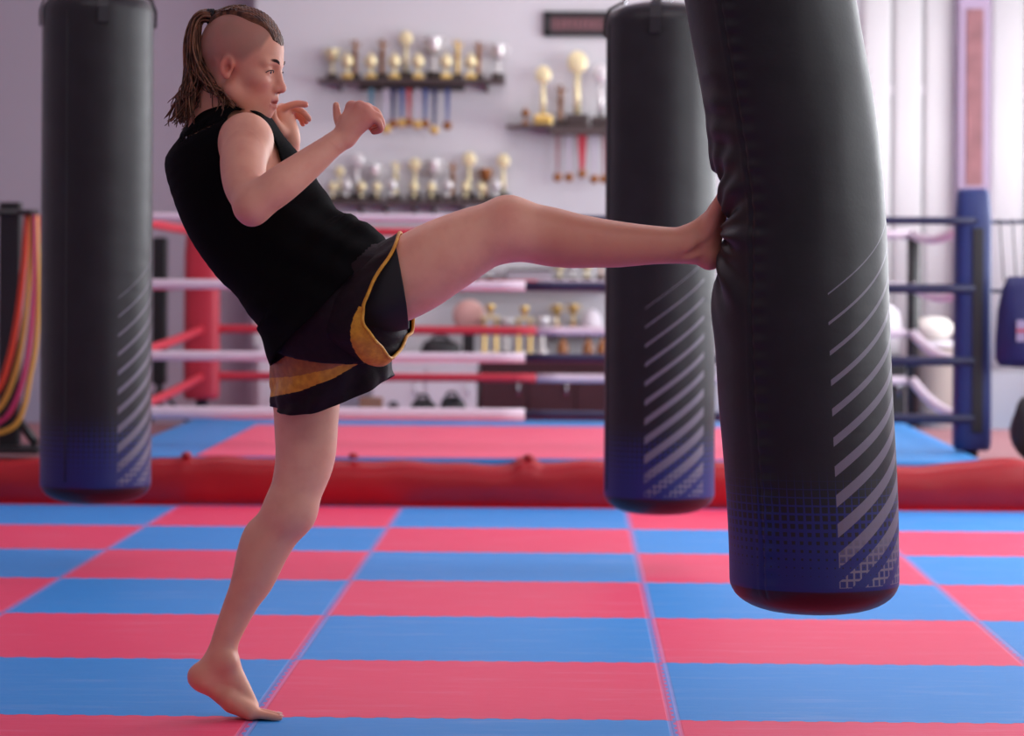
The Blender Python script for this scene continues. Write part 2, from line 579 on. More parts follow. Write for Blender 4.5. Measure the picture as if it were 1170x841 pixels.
zA = [P(600, y, YA).z for y in (250, 327, 409, 474)]
zB = [P(600, y, YB).z for y in (266, 325, 378, 432)]
mids = {'A': P(600, 400, YA).x, 'B': P(613, 400, YB).x}
def rope(a, b, r, m, sag=.012):
    a, b = Vector(a), Vector(b)
    pts = []
    for i in range(17):
        t = i / 16
        p = a.lerp(b, t)
        p.z -= sag * 4 * t * (1 - t)
        pts.append(p)
    return MB().tube(pts, r, 12).build('rope', m, ring, True, RL)
for i, z in enumerate(zA):
    d = .0
    r = .024 if i else .020
    if i == 0:
        rope((cFL.x, YA, z + .0), (cFR.x - .04, YA - .02, z), r, M['navy_rope'], 0.004) if False else None
    rope((cFL.x, YA, z), (mids['A'], YA, z), r if i < 3 else .030, M['white_rope'], .0)
    rope((mids['A'], YA, z), (cFR.x, YA - .09, z), r * .92, M['navy_rope'], .0)
for i, z in enumerate(zB):
    rope((cBL.x, YB, z), (mids['B'], YB, z), .024, M['red_rope'], .0)
    rope((mids['B'], YB, z), (cBR.x, YB, z), .024, M['white_rope'], .0)
    rope((cFL.x, YA, zA[i]), (cBL.x, YB, z), .024, M['red_rope'], .012)
    rope((cBR.x, YB, z), (cFR.x, YA + .08, zA[i]), .026, M['white_rope'], .05)
# rope ends running on past the blue corner
for i in (0, 1):
    rope((cFR.x, YA - .09, zA[i]), (cFR.x + .42, YA + .12, zA[i] + (.02 if i == 0 else .0)), .010, M['navy_rope'], .012)

# drawstring bag hung from the rope end
YB0 = YA - .21
hb = thing('drawstring_bag', 'dark blue drawstring bag hanging from the rope end beside the blue corner pad', 'bag', P(1157, 415, YB0))
v, f = [], []
n = 28
cB = P(1170, 366, YB0)
lev = [(.20, .03, .02), (.205, .10, .045), (.15, .125, .06), (.05, .14, .075), (-.08, .15, .085), (-.18, .15, .08), (-.215, .13, .06), (-.22, .05, .02)]
for z, a, b in lev:
    for k in range(n):
        q = 2 * PI * k / n
        w = 1 + .05 * math.sin(q * 5 + z * 9) * (1 if z > .0 else .5)
        v.append((cB.x + .02 + a * math.cos(q) * w * (1 + .0 * z), cB.y + .0 + b * math.sin(q) * w, cB.z + z))
f = [(i * n + k, i * n + (k + 1) % n, (i + 1) * n + (k + 1) % n, (i + 1) * n + k) for i in range(len(lev) - 1) for k in range(n)]
f += [list(range(n)), [(len(lev) - 1) * n + k for k in range(n)][::-1]]
M['bag_blue'] = mat('bag_nylon', S(22, 28, 84), .55, 0, .15, 12, .2, 20)
mesh_obj('pouch', v, f, M['bag_blue'], hb, True, hb.location)
c = P(1167, 378, YB0 - .088)
MB().box(c, (.045, .006, .10), .002).build('patch', mat('patch_pale', S(150, 140, 170), .6), hb, False, hb.location)
MB().box(c + Vector((0, -.004, 0)), (.045, .004, .016), .001).build('patch_band', mat('patch_red', S(170, 40, 60), .6), hb, False, hb.location)
for px in ((1142, 1147), (1157, 1161)):
    MB().tube([P(px[0], 250, YB0 + .085), P((px[0] + px[1]) / 2, 285, YB0 + .06), P(px[1], 322, YB0)], .004, 8).build('cord', M['black_metal'], hb, True, hb.location)

# ------------------------------------------------------------------ punching bags
BR = .197
def bag_body(name, parent, cl, zbot, ztop, rot0, dent=None, local=None, ns=220, nz=330):
    """cl(z) -> (x, y, radius); UV from the stripe block's edge; dent adds the kick's hollow and creases"""
    zs = [zbot + .0006]
    H = ztop - zbot
    hs = []
    rb = .075                                         # bottom rounding
    for k in range(12):
        a = PI / 2 * k / 11
        hs.append((rb * (1 - math.cos(a)) , BR - .16 + (.16) * math.sin(a) ** .8))
    hs = [(h, r / BR) for h, r in hs]
    for k in range(1, nz):
        h = rb + (H - rb - .0) * k / (nz - 1)
        e = max(0.0, (h - (H - .03)) / .03)
        hs.append((h, 1.0 - .06 * e * e))
    hs += [(H + .010, .90), (H + .028, .66), (H + .040, .40), (H + .044, .12)]
    v, uv = [], []
    for h, rs in hs:
        x, y, r = cl(zbot + h)
        for k in range(ns):
            th = 2 * PI * k / ns                      # th = 0 faces the camera (-y), grows towards +x
            rr = r * rs
            if dent and .05 < h < H:
                rr += dent(th, zbot + h)
            v.append((x + rr * math.sin(th), y - rr * math.cos(th), zbot + h))
            d = (th - rot0 + PI) % (2 * PI) - PI
            uv.append((d * BR, h))
    n = len(hs)
    f = []
    for i in range(n - 1):
        for k in range(ns):
            f.append((i * ns + k, i * ns + (k + 1) % ns, (i + 1) * ns + (k + 1) % ns, (i + 1) * ns + k))
    f.append(list(range(ns))[::-1]); f.append([(n - 1) * ns + k for k in range(ns)])
    o = mesh_obj(name, v, f, M['bag'], parent, True, local)
    l = o.data.uv_layers.new(name='UVMap')
    for p in o.data.polygons:
        us = [uv[o.data.loops[li].vertex_index] for li in p.loop_indices]
        um = max(q[0] for q in us)
        for li, q in zip(p.loop_indices, us):
            # the wrap-around seam sits at the back
            l.data[li].uv = (q[0] + (2 * PI * BR if um - q[0] > BR else 0), q[1])
    return o

def bag_hardware(t, cx, cy, z, hookz, tilt=(0, 0), rot=0.0, hook_xy=None):
    """four webbing straps with D-rings, chains up to a swivel on the ceiling"""
    L = t.location
    hx, hy = hook_xy if hook_xy else (cx, cy)
    apex = Vector((cx + (hx - cx) * .45, cy + (hy - cy) * .45, z + .42))
    for k in range(4):
        a = rot + PI / 2 * k
        d = Vector((math.sin(a), -math.cos(a), 0))
        base = Vector((cx, cy, z))
        pts = [base + d * (BR + .004) + Vector((0, 0, -.085)), base + d * (BR + .005) + Vector((0, 0, -.03)), base + d * (BR * .94) + Vector((0, 0, .016)), base + d * (BR * .70) + Vector((0, 0, .040))]
        side = Vector((d.y, -d.x, 0))
        v, f = [], []
        for p in pts:
            for s, o in ((-.018, 0), (.018, 0), (.018, .006), (-.018, .006)):
                v.append(p + side * s + d * o + Vector((0, 0, o * .5)))
        for i in range(len(pts) - 1):
            for q in range(4):
                f.append((i * 4 + q, i * 4 + (q + 1) % 4, i * 4 + 4 + (q + 1) % 4, i * 4 + 4 + q))
        f += [(3, 2, 1, 0), (12, 13, 14, 15)]
        st = mesh_obj('strap', v, f, M['dark_vinyl'], t, False, L)
        rc = base + d * (BR * .66) + Vector((0, 0, .056))
        MB().tube([rc + side * .019 * math.cos(q) + (d * -.35 + Vector((0, 0, .93))) * .022 * math.sin(q) for q in np.linspace(0, 2 * PI, 20, endpoint=False)], .004, 8, True).build('ring', M['chrome'], st, True, L)
        # chain: alternate links
        c = MB()
        a0, b0 = rc + Vector((0, 0, .02)), apex
        nl = max(4, int((b0 - a0).length / .036))
        tdir = (b0 - a0).normalized()
        for q in range(nl):
            m = a0.lerp(b0, (q + .5) / nl)
            e = side if q % 2 else tdir.cross(side).normalized()
            c.tube([m + tdir * .026 * math.cos(w) + e * .012 * math.sin(w) for w in np.linspace(0, 2 * PI, 12, endpoint=False)], .0035, 6, True)
        c.build('chain', M['chrome'], t, True, L)
    hk = MB()
    hk.tube([apex, Vector((hx, hy, CEIL - .05))], .009, 10)
    hk.lathe([(.02, 0), (.07, .01), (.07, .05), (.02, .05)], (hx, hy, CEIL - .05), 18)
    hk.tube([apex + Vector((.03 * math.cos(w), 0, .03 * math.sin(w))) for w in np.linspace(0, 2 * PI, 16, endpoint=False)], .007, 8, True)
    hk.build('ceiling_hook', M['chrome'], t, True, L)

def straight_bag(lab, pxc, pyb, pyt, Y, stripe_deg, rot):
    c = P(pxc, 300, Y)
    zb, zt_ = P(pxc, pyb, Y).z, P(pxc, pyt, Y).z
    t = thing('punching_bag', lab, 'punching bag', (c.x, Y, zb))
    R = BR
    def cl(z):
        return c.x, Y, R
    o = bag_body('bag_body', t, cl, zb, zt_, math.radians(stripe_deg), None, t.location, 120, 120)
    sm = MB()
    a = math.radians(stripe_deg - 55)
    sm.tube([(c.x + (R + .0005) * math.sin(a), Y - (R + .0005) * math.cos(a), z) for z in np.linspace(zb + .09, zt_ - .04, 12)], .003, 6)
    sm.build('seam', M['seam'], o, True, t.location)
    bag_hardware(t, c.x, Y, zt_, CEIL, rot=rot)
    return t
straight_bag('black punching bag hanging behind the kicking person, in front of the red ring post', 110.5, 575, 4, 10.25, 32, .25)
straight_bag('black punching bag hanging just beyond the kicking foot', 754.5, 587, 16, 10.3, -17, -.15)

# ------------------------------------------------------------------ lights
def area(name, loc, size, power, col=(1, 1, 1), rot=(0, 0, 0)):
    l = bpy.data.lights.new(name, 'AREA')
    l.shape = 'RECTANGLE'; l.size, l.size_y = size
    l.energy = power; l.color = col
    o = bpy.data.objects.new(name, l)
    o.location = loc; o.rotation_euler = rot
    return link(o)
for i, (a, b) in enumerate(wins):
    area('window_daylight', (XR + .3, (a + b) / 2, 2.05), (2.5, b - a), (60, 150, 330, 420)[i], (.93, .96, 1.0), (0, PI / 2, 0))
area('window_daylight', ((xw0 + XR) / 2, YW + .6, 1.9), (XR - xw0, 2.8), 58, (.97, .98, 1), (-PI / 2, 0, 0))
# ceiling strip lamps (above the frame): an area light each, no housing
for i, (x, y) in enumerate(((-1.6, 4.2), (1.2, 4.2), (-1.6, 8.6), (1.2, 8.6), (-1.6, 13.2), (1.2, 13.2), (-.2, 16.2))):
    area('ceiling_lamp', (x, y, CEIL - .12), (1.6, .4), (14, 32, 18, 36, 20, 36, 30)[i], (1.0, .95, .97))
w = bpy.data.worlds.new('world'); SC.world = w; w.use_nodes = True
w.node_tree.nodes['Background'].inputs[0].default_value = (.95, .93, 1.0, 1)
w.node_tree.nodes['Background'].inputs[1].default_value = .42
SC.view_settings.view_transform = 'Standard'
SC.view_settings.look = 'None'
SC.view_settings.gamma = 1
SC.view_settings.use_curve_mapping = False
SC.view_settings.exposure = -0.78
# ------------------------------------------------------------------ signed-distance modelling for the body
class SDF:
    """a list of soft-blended shapes, turned into one continuous surface by surface nets"""
    def __init__(s):
        s.p = []
    def add(s, fn, c, br, k, op='u'):
        s.p.append((fn, np.array(c, float), br, k, op))
        return s
    def cone(s, a, b, ra, rb, k=.012, op='u', flat=None):
        a, b = np.array(a, float), np.array(b, float)
        ba = b - a
        L2 = float(ba @ ba) + 1e-12
        if flat is not None:
            n, q = np.array(flat[0], float), flat[1]
            n /= np.linalg.norm(n)
        def fn(p):
            d = p - a
            h = np.clip(d @ ba / L2, 0, 1)
            e = d - h[:, None] * ba
            if flat is not None:
                e = e + np.outer(e @ n, n) * (1 / q - 1)
                return (np.sqrt((e * e).sum(1)) - (ra + (rb - ra) * h)) * min(1, q)
            return np.sqrt((e * e).sum(1)) - (ra + (rb - ra) * h)
        return s.add(fn, (a + b) / 2, math.sqrt(L2) / 2 + max(ra, rb), k, op)
    def chain(s, pts, k=.012, sub=5):
        """a limb: one tube of smoothly varying radius along a splined path"""
        V4 = np.array([list(p) + [r] for p, r in pts], float)
        m = len(V4)
        out = []
        for i in range(m - 1):
            a, b, c, d = V4[max(i - 1, 0)], V4[i], V4[i + 1], V4[min(i + 2, m - 1)]
            for q in range(sub):
                t = q / sub
                out.append(.5 * ((2 * b) + (c - a) * t + (2 * a - 5 * b + 4 * c - d) * t * t + (-a + 3 * b - 3 * c + d) * t ** 3))
        out.append(V4[-1])
        W = np.array(out)
        segs = [(W[i, :3], W[i + 1, :3] - W[i, :3], W[i, 3], W[i + 1, 3]) for i in range(len(W) - 1)]
        mids = np.array([a + ba / 2 for a, ba, _, _ in segs]); hl = np.array([np.linalg.norm(ba) / 2 + max(ra, rb) for _, ba, ra, rb in segs])
        rmin = np.array([min(ra, rb) for _, _, ra, rb in segs])
        def fn(p):
            best = np.full(len(p), 9.0)
            c = (p.min(0) + p.max(0)) / 2
            R = np.linalg.norm(p.max(0) - p.min(0)) / 2
            dist = np.linalg.norm(mids - c, axis=1)
            lowb, upb = dist - hl - R, (dist - rmin + R).min()
            for si in np.where(lowb <= upb)[0]:
                a, ba, ra, rb = segs[si]
                d = p - a
                h = np.clip(d @ ba / (ba @ ba + 1e-12), 0, 1)
                e = d - h[:, None] * ba
                best = np.minimum(best, np.sqrt((e * e).sum(1)) - (ra + (rb - ra) * h))
            return best
        c = (W[:, :3].min(0) + W[:, :3].max(0)) / 2
        br = float(max(np.linalg.norm(W[:, :3] - c, axis=1) + W[:, 3]))
        return s.add(fn, c, br, k)
    def ell(s, c, r, axes=None, k=.012, op='u'):
        c, r = np.array(c, float), np.array(r, float)
        A = np.eye(3) if axes is None else np.array([list(x) for x in axes], float)
        def fn(p):
            q = (p - c) @ A.T
            k0 = np.sqrt(((q / r) ** 2).sum(1))
            k1 = np.sqrt(((q / (r * r)) ** 2).sum(1)) + 1e-9
            return k0 * (k0 - 1) / k1
        return s.add(fn, c, float(r.max()) * 1.05, k, op)
    def eval(s, p, prims=None):
        d = np.full(len(p), 1.0)
        for fn, c, br, k, op in (s.p if prims is None else prims):
            e = fn(p)
            if op == 'u':
                h = np.clip(.5 + .5 * (d - e) / k, 0, 1)
                d = d + (e - d) * h - k * h * (1 - h)
            elif op == 's':
                e = -e
                h = np.clip(.5 - .5 * (d - e) / k, 0, 1)
                d = d + (e - d) * h + k * h * (1 - h)
            else:                                 # displacement added to the field
                d = d + e
        return d
    def near(s, p, prims=None):
        return s.eval(p, prims)
    def mesh(s, lo, hi, vox, B=8, post=None):
        lo, hi = np.array(lo, float), np.array(hi, float)
        nb = np.ceil((hi - lo) / (vox * B)).astype(int)
        n = nb * B + 1
        G = np.full(n, 1.0, np.float32)
        R = vox * B * math.sqrt(3) / 2
        CC = np.array([q[1] for q in s.p]); RR = np.array([q[2] + q[3] for q in s.p]) + R + .02
        isu = np.array([q[4] == 'u' for q in s.p])
        ii = np.stack(np.meshgrid(*[np.arange(B + 1)] * 3, indexing='ij'), -1).reshape(-1, 3)
        for bi in range(nb[0]):
            for bj in range(nb[1]):
                for bk in range(nb[2]):
                    b0 = np.array((bi, bj, bk)) * B
                    c = lo + (b0 + B / 2) * vox
                    hit = ((CC - c) ** 2).sum(1) < RR * RR
                    pr = [s.p[q] for q in np.where(hit)[0]]
                    if not (hit & isu).any():
                        continue
                    dc = s.eval(c[None], pr)
                    if abs(dc[0]) > R * 1.12 + (.008 if post is None else .03):
                        G[b0[0]:b0[0] + B + 1, b0[1]:b0[1] + B + 1, b0[2]:b0[2] + B + 1] = dc[0]
                        continue
                    pts = lo + (b0 + ii) * vox
                    d = s.eval(pts, pr)
                    if post is not None:
                        d = post(pts, d)
                    G[b0[0]:b0[0] + B + 1, b0[1]:b0[1] + B + 1, b0[2]:b0[2] + B + 1] = d.reshape(B + 1, B + 1, B + 1)
        return nets(G, lo, vox)

def nets(G, lo, vox):
    I = G < 0
    nx, ny, nz = G.shape
    mixed = np.zeros((nx - 1, ny - 1, nz - 1), np.uint8)
    for a in (0, 1):
        for b in (0, 1):
            for c in (0, 1):
                mixed += I[a:nx - 1 + a, b:ny - 1 + b, c:nz - 1 + c]
    cells = np.argwhere((mixed > 0) & (mixed < 8))
    idx = np.full(mixed.shape, -1, np.int32)
    idx[cells[:, 0], cells[:, 1], cells[:, 2]] = np.arange(len(cells))
    acc = np.zeros((len(cells), 3)); cnt = np.zeros(len(cells))
    cor = [np.array((a, b, c)) for a in (0, 1) for b in (0, 1) for c in (0, 1)]
    for i in range(8):
        for j in range(i + 1, 8):
            if np.abs(cor[i] - cor[j]).sum() != 1:
                continue
            pa, pb = cells + cor[i], cells + cor[j]
            ga = G[pa[:, 0], pa[:, 1], pa[:, 2]].astype(float); gb = G[pb[:, 0], pb[:, 1], pb[:, 2]].astype(float)
            x = (ga < 0) != (gb < 0)
            t = np.where(x, ga / np.where(ga - gb == 0, 1, ga - gb), 0)
            acc += np.where(x[:, None], cor[i] + t[:, None] * (cor[j] - cor[i]), 0)
            cnt += x
    V = lo + (cells + acc / np.maximum(cnt, 1)[:, None]) * vox
    quads = []
    for ax in range(3):
        o = [(1, 2), (2, 0), (0, 1)][ax]
        sl0 = [slice(None)] * 3; sl1 = [slice(None)] * 3
        sl0[ax] = slice(0, -1); sl1[ax] = slice(1, None)
        A, Bq = I[tuple(sl0)], I[tuple(sl1)]
        for flip, cond in ((False, A & ~Bq), (True, ~A & Bq)):
            e = np.argwhere(cond)
            for q in o:
                e = e[(e[:, q] > 0) & (e[:, q] < G.shape[q] - 1)]
            e0 = e.copy(); e1 = e.copy(); e2 = e.copy(); e3 = e.copy()
            e1[:, o[0]] -= 1; e2[:, o[0]] -= 1; e2[:, o[1]] -= 1; e3[:, o[1]] -= 1
            Q = np.stack([idx[x[:, 0], x[:, 1], x[:, 2]] for x in (e0, e1, e2, e3)], 1)
            quads.append(Q[:, ::-1] if flip else Q)
    Q = np.concatenate(quads)
    return V, Q[(Q >= 0).all(1)]

def relax(V, Q, it=2, lam=.5):
    E = np.concatenate([Q[:, [0, 1]], Q[:, [1, 2]], Q[:, [2, 3]], Q[:, [3, 0]]])
    for _ in range(it):
        s = np.zeros_like(V); c = np.zeros(len(V))
        for k in range(3):
            s[:, k] = np.bincount(E[:, 0], V[E[:, 1], k], len(V)) + np.bincount(E[:, 1], V[E[:, 0], k], len(V))
        c = np.bincount(E[:, 0], minlength=len(V)) + np.bincount(E[:, 1], minlength=len(V))
        V = V + lam * (s / np.maximum(c, 1)[:, None] - V)
    return V

def np_obj(name, V, Q, material, parent, tint=None, local=None):
    if local is not None:
        V = V - np.array(local)
    me = bpy.data.meshes.new(name)
    me.vertices.add(len(V)); me.vertices.foreach_set('co', V.astype(np.float32).ravel())
    k = Q.shape[1]
    me.loops.add(len(Q) * k); me.loops.foreach_set('vertex_index', Q.astype(np.int32).ravel())
    me.polygons.add(len(Q)); me.polygons.foreach_set('loop_start', (np.arange(len(Q)) * k).astype(np.int32))
    me.polygons.foreach_set('use_smooth', np.ones(len(Q), bool))
    me.update(calc_edges=True)
    for x in (material if isinstance(material, (list, tuple)) else [material]):
        me.materials.append(x)
    if tint is not None:
        a = me.color_attributes.new('tint', 'FLOAT_COLOR', 'POINT')
        a.data.foreach_set('color', np.concatenate([tint, np.ones((len(V), 1))], 1).astype(np.float32).ravel())
    return link(bpy.data.objects.new(name, me), parent)

def A3(v):
    return np.array(v, float)
def smooth01(x, a, b):
    t = np.clip((x - a) / (b - a), 0, 1)
    return t * t * (3 - 2 * t)

# ------------------------------------------------------------------ the person
YP = 6.84
person = thing('person', 'person in black tank top and black and gold shorts kicking the large punching bag', 'person', P(290, 822, YP))
PL = person.location.copy()

# head frame: turned a little towards the camera, face tipped down
hy, hp_, hr = math.radians(-16), math.radians(4), math.radians(0)
f0 = Vector((math.cos(hy), math.sin(hy), 0)); r0 = Vector((math.sin(hy), -math.cos(hy), 0)); u0 = Vector((0, 0, 1))
hf = (f0 * math.cos(hp_) - u0 * math.sin(hp_)).normalized()
hu = (u0 * math.cos(hp_) + f0 * math.sin(hp_)).normalized()
hrt = r0
H0 = P(277.5, 80, 6.80)
HS = 1.03
def hd(f, r, u):
    return H0 + (hf * f + hrt * r + hu * u) * HS
HAX = (hf, hrt, hu)

# chest turned a little away from the camera
ty = math.radians(20)
cf = Vector((math.cos(ty), math.sin(ty), 0)); cr = Vector((math.sin(ty), -math.cos(ty), 0))

# torso sections: (back pixel, front pixel, half breadth, yaw)
SEC = [((206, 154), (274, 127), .120, 20, 6.85), ((190, 184), (304, 130), .165, 20, 6.85), ((197, 224), (325, 160), .172, 18, 6.84), ((214, 262), (352, 196), .158, 15, 6.83),
       ((240, 298), (377, 234), .148, 12, 6.82), ((275, 337), (402, 268), .150, 10, 6.80), ((294, 374), (436, 284), .162, 6, 6.79), ((310, 408), (450, 330), .165, 4, 6.79)]
TS = []
for (b, f, hb_, yw, Y) in SEC:
    pb, pf = P(b[0], b[1], Y), P(f[0], f[1], Y)
    c = (pb + pf) / 2
    W = (pf - pb).length / 2
    e1 = (pf - pb).normalized()
    q = math.radians(yw)
    # section axes: e1 swung about the body axis by the yaw
    e1r = (e1 * math.cos(q) + Vector((0, 1, 0)) * math.sin(q)).normalized()
    e2r = (Vector((0, -1, 0)) * math.cos(q) + e1 * math.sin(q)).normalized()
    a = math.sqrt(max(1e-6, W * W - (hb_ * math.sin(q)) ** 2)) / math.cos(q)
    TS.append((A3(c), A3(e1r), A3(e2r), a, hb_))

def torso_fn(secs, inset=0.0, sub=4):
    rows = [np.concatenate([c, e1, e2, [a, b]]) for c, e1, e2, a, b in secs]
    m = len(rows)
    out = []
    for i in range(m - 1):
        a, b, c, d = rows[max(i - 1, 0)], rows[i], rows[i + 1], rows[min(i + 2, m - 1)]
        for q in range(sub):
            t = q / sub
            out.append(.5 * ((2 * b) + (c - a) * t + (2 * a - 5 * b + 4 * c - d) * t * t + (-a + 3 * b - 3 * c + d) * t ** 3))
    out.append(rows[-1])
    W = np.array(out)
    for k in (3, 6):
        W[:, k:k + 3] /= np.linalg.norm(W[:, k:k + 3], axis=1)[:, None]
    n = len(W)
    tm = (W[1:, :3] + W[:-1, :3]) / 2; th_ = np.linalg.norm(W[1:, :3] - W[:-1, :3], axis=1) / 2
    def fn(p):
        bd = np.full(len(p), 1e9); d = np.full(len(p), 9.0)
        cc = (p.min(0) + p.max(0)) / 2
        R = np.linalg.norm(p.max(0) - p.min(0)) / 2
        dist = np.linalg.norm(tm - cc, axis=1)
        for i in np.where(dist - th_ - R <= (dist + R).min())[0]:
            w0, w1 = W[i], W[i + 1]
            ba = w1[:3] - w0[:3]
            L = np.linalg.norm(ba)
            hr = (p - w0[:3]) @ ba / (L * L)
            h = np.clip(hr, 0, 1)
            e = p - w0[:3] - h[:, None] * ba
            ad = (e * e).sum(1)
            w = w0 + h[:, None] * (w1 - w0)
            x = (e * w[:, 3:6]).sum(1); y = (e * w[:, 6:9]).sum(1)
            A = w[:, 9] - inset; Bb = w[:, 10] - inset
            k0 = (np.abs(x / A) ** 2.1 + np.abs(y / Bb) ** 2.1) ** (1 / 2.1)
            rad = np.sqrt(x * x + y * y) + 1e-9
            dd = np.where(k0 < 1e-3, -np.minimum(A, Bb), rad * (1 - 1 / np.maximum(k0, 1e-6)))
            over = np.zeros(len(p))
            if i == 0:
                over = np.maximum(0, -hr) * L
            if i == n - 2:
                over = np.maximum(over, np.maximum(0, hr - 1) * L)
            dd = np.where(over > 0, np.where(dd > 0, np.sqrt(np.maximum(dd, 0) ** 2 + over ** 2), np.maximum(over, dd)), dd)
            s_ = ad < bd
            bd = np.where(s_, ad, bd); d = np.where(s_, dd, d)
        return d
    return fn
TC = A3((TS[3][0] + TS[4][0]) / 2)

RSH, LSH = P(283, 162, 6.69), P(239, 160, 6.98)
NB = P(250, 142, 6.845)
REL, RWR = P(289, 234, 6.50), P(394, 156, 6.56)

# ---- body
body = SDF()
body.add(torso_fn(TS, .014), TC, .42, .02)
body.cone(RSH + Vector((-.02, .05, .0)), NB, .052, .055, .03)
body.cone(LSH + Vector((-.005, -.04, -.0)), NB, .048, .055, .03)
body.cone(P(246, 150, 6.845), hd(-.028, 0, -.035), .062, .058, .025)               # neck
body.cone(P(228, 146, 6.85), hd(-.06, 0, -.02), .045, .042, .03)
# near (right) arm
body.chain([(RSH, .0595), (P(278, 186, 6.62), .054), (P(280, 212, 6.56), .049), (REL, .0405)], .03)
body.ell(RSH + Vector((-.004, -.012, .004)), (.058, .056, .062), None, .02)
body.cone(P(284, 240, 6.49), P(287, 246, 6.50), .026, .022, .02)
body.chain([(REL, .041), (P(318, 213, 6.50), .0435), (P(350, 189, 6.53), .037), (P(378, 167, 6.55), .0285), (RWR, .0265)], .02)
# near hand: metacarpals spread from the wrist, fingers curl away from the camera and back under
def hand(S_, wr, knuckles, fingers, thumb, palm_r, flatn, k=.008):
    for kn in knuckles:
        S_.cone(wr, kn, palm_r * 1.05, palm_r * .78, .012, flat=None)
    for ch in fingers:
        S_.chain(ch, .0045)
    S_.chain(thumb, .006)
Y0 = 6.555
kn = [P(402, 122, Y0 + .012), P(411, 122, Y0 - .004), P(419, 127, Y0 - .010), P(424, 135, Y0 - .006)]
fing = [
    [(P(402, 122, Y0 + .012), .0105), (P(421, 122, Y0 + .040), .0092), (P(428, 134, Y0 + .056), .0084), (P(419, 141, Y0 + .060), .0078)],
    [(P(411, 122, Y0 - .004), .0105), (P(429, 127, Y0 + .018), .0094), (P(434, 140, Y0 + .036), .0086), (P(424, 146, Y0 + .042), .0078)],
    [(P(419, 127, Y0 - .010), .0100), (P(433, 134, Y0 + .000), .0090), (P(436, 145, Y0 + .018), .0082), (P(426, 149, Y0 + .026), .0075)],
    [(P(424, 135, Y0 - .006), .0088), (P(433, 140, Y0 - .012), .0078), (P(435, 148, Y0 - .002), .0072), (P(427, 151, Y0 + .008), .0066)]]
thumb = [(P(393, 148, Y0 + .016), .014), (P(386, 135, Y0 + .020), .0105), (P(384, 120, Y0 + .012), .0078)]
hand(body, RWR, kn, fing, thumb, .0195, None)
body.cone(P(399, 143, Y0 + .004), P(414, 134, Y0 + .0), .024, .018, .015)
# far (left) arm
LEL, LWR = P(316, 232, 7.10), P(331, 160, 6.98)
body.chain([(LSH, .056), (P(270, 200, 7.10), .047), (LEL, .040)], .03)
body.chain([(LEL, .040), (P(325, 195, 7.04), .037), (LWR, .0245)], .02)
Y1 = 6.97
kl = [P(318, 126, Y1 - .02), P(322, 124, Y1), P(327, 125, Y1 + .018), P(331, 129, Y1 + .034)]
body_f = [
    [(kl[0], .0095), (P(330, 121, Y1 - .030), .0092), (P(340, 118.5, Y1 - .032), .0088), (P(349, 119.5, Y1 - .030), .0082)],
    [(kl[1], .0098), (P(335, 123, Y1 - .002), .009), (P(346, 128, Y1 - .004), .0082), (P(353, 136, Y1 - .004), .0074)],
    [(kl[2], .0095), (P(337, 126, Y1 + .02), .0088), (P(346, 132, Y1 + .02), .008), (P(350, 139, Y1 + .02), .0072)],
    [(kl[3], .0088), (P(338, 131, Y1 + .036), .008), (P(344, 136, Y1 + .036), .0072), (P(346, 142, Y1 + .034), .0066)]]
th2 = [(P(322, 150, Y1 - .026), .013), (P(313, 136, Y1 - .05), .0105), (P(312, 126, Y1 - .062), .0085)]
hand(body, LWR, kl, body_f, th2, .017, None)
body.cone(P(329, 150, Y1), P(324, 134, Y1), .024, .022, .015)
# kicking (right) leg
body.chain([(P(405, 340, 6.72), .094), (P(462, 318, 6.70), .095), (P(505, 294, 6.685), .089), (P(548, 272, 6.68), .076), (P(582, 262, 6.675), .068)], .03)
body.ell(P(579, 242, 6.668), (.034, .036, .030), None, .03)
body.chain([(P(582, 262, 6.675), .068), (P(625, 268, 6.68), .0655), (P(662, 275, 6.685), .061), (P(702, 279, 6.69), .0545), (P(745, 280, 6.695), .0455), (P(788, 281, 6.70), .0405)], .03)
body.ell(P(640, 285, 6.70), (.085, .040, .035), None, .03)
KY = 6.705
body.cone(P(786, 279, KY), P(807, 288, KY), .038, .032, .015)
body.ell(P(810, 293, KY), (.028, .030, .030), None, .012)
body.cone(P(793, 272, KY), P(818, 246, KY + .004), .033, .022, .02)
for dy, tl in ((-.030, .9), (-.014, .97), (.002, 1.0), (.018, .98), (.032, .9)):
    body.cone(P(806, 274, KY + dy * .6), P(822, 232, KY + dy), .021, .0135, .012)
    body.cone(P(822, 232, KY + dy), P(826, 222 - 10 * tl, KY + dy * 1.05), .0115, .0085, .005)
body.cone(P(812, 295, KY), P(821, 240, KY), .022, .017, .015)
body.ell(P(786, 286, KY - .030), (.017, .013, .016), None, .02)
# crease where the heel tendon and instep meet
body.cone(P(776, 296, KY - .046), P(800, 285, KY - .045), .0055, .0065, .012, 's')
body.cone(P(800, 285, KY - .045), P(818, 270, KY - .040), .0065, .004, .012, 's')
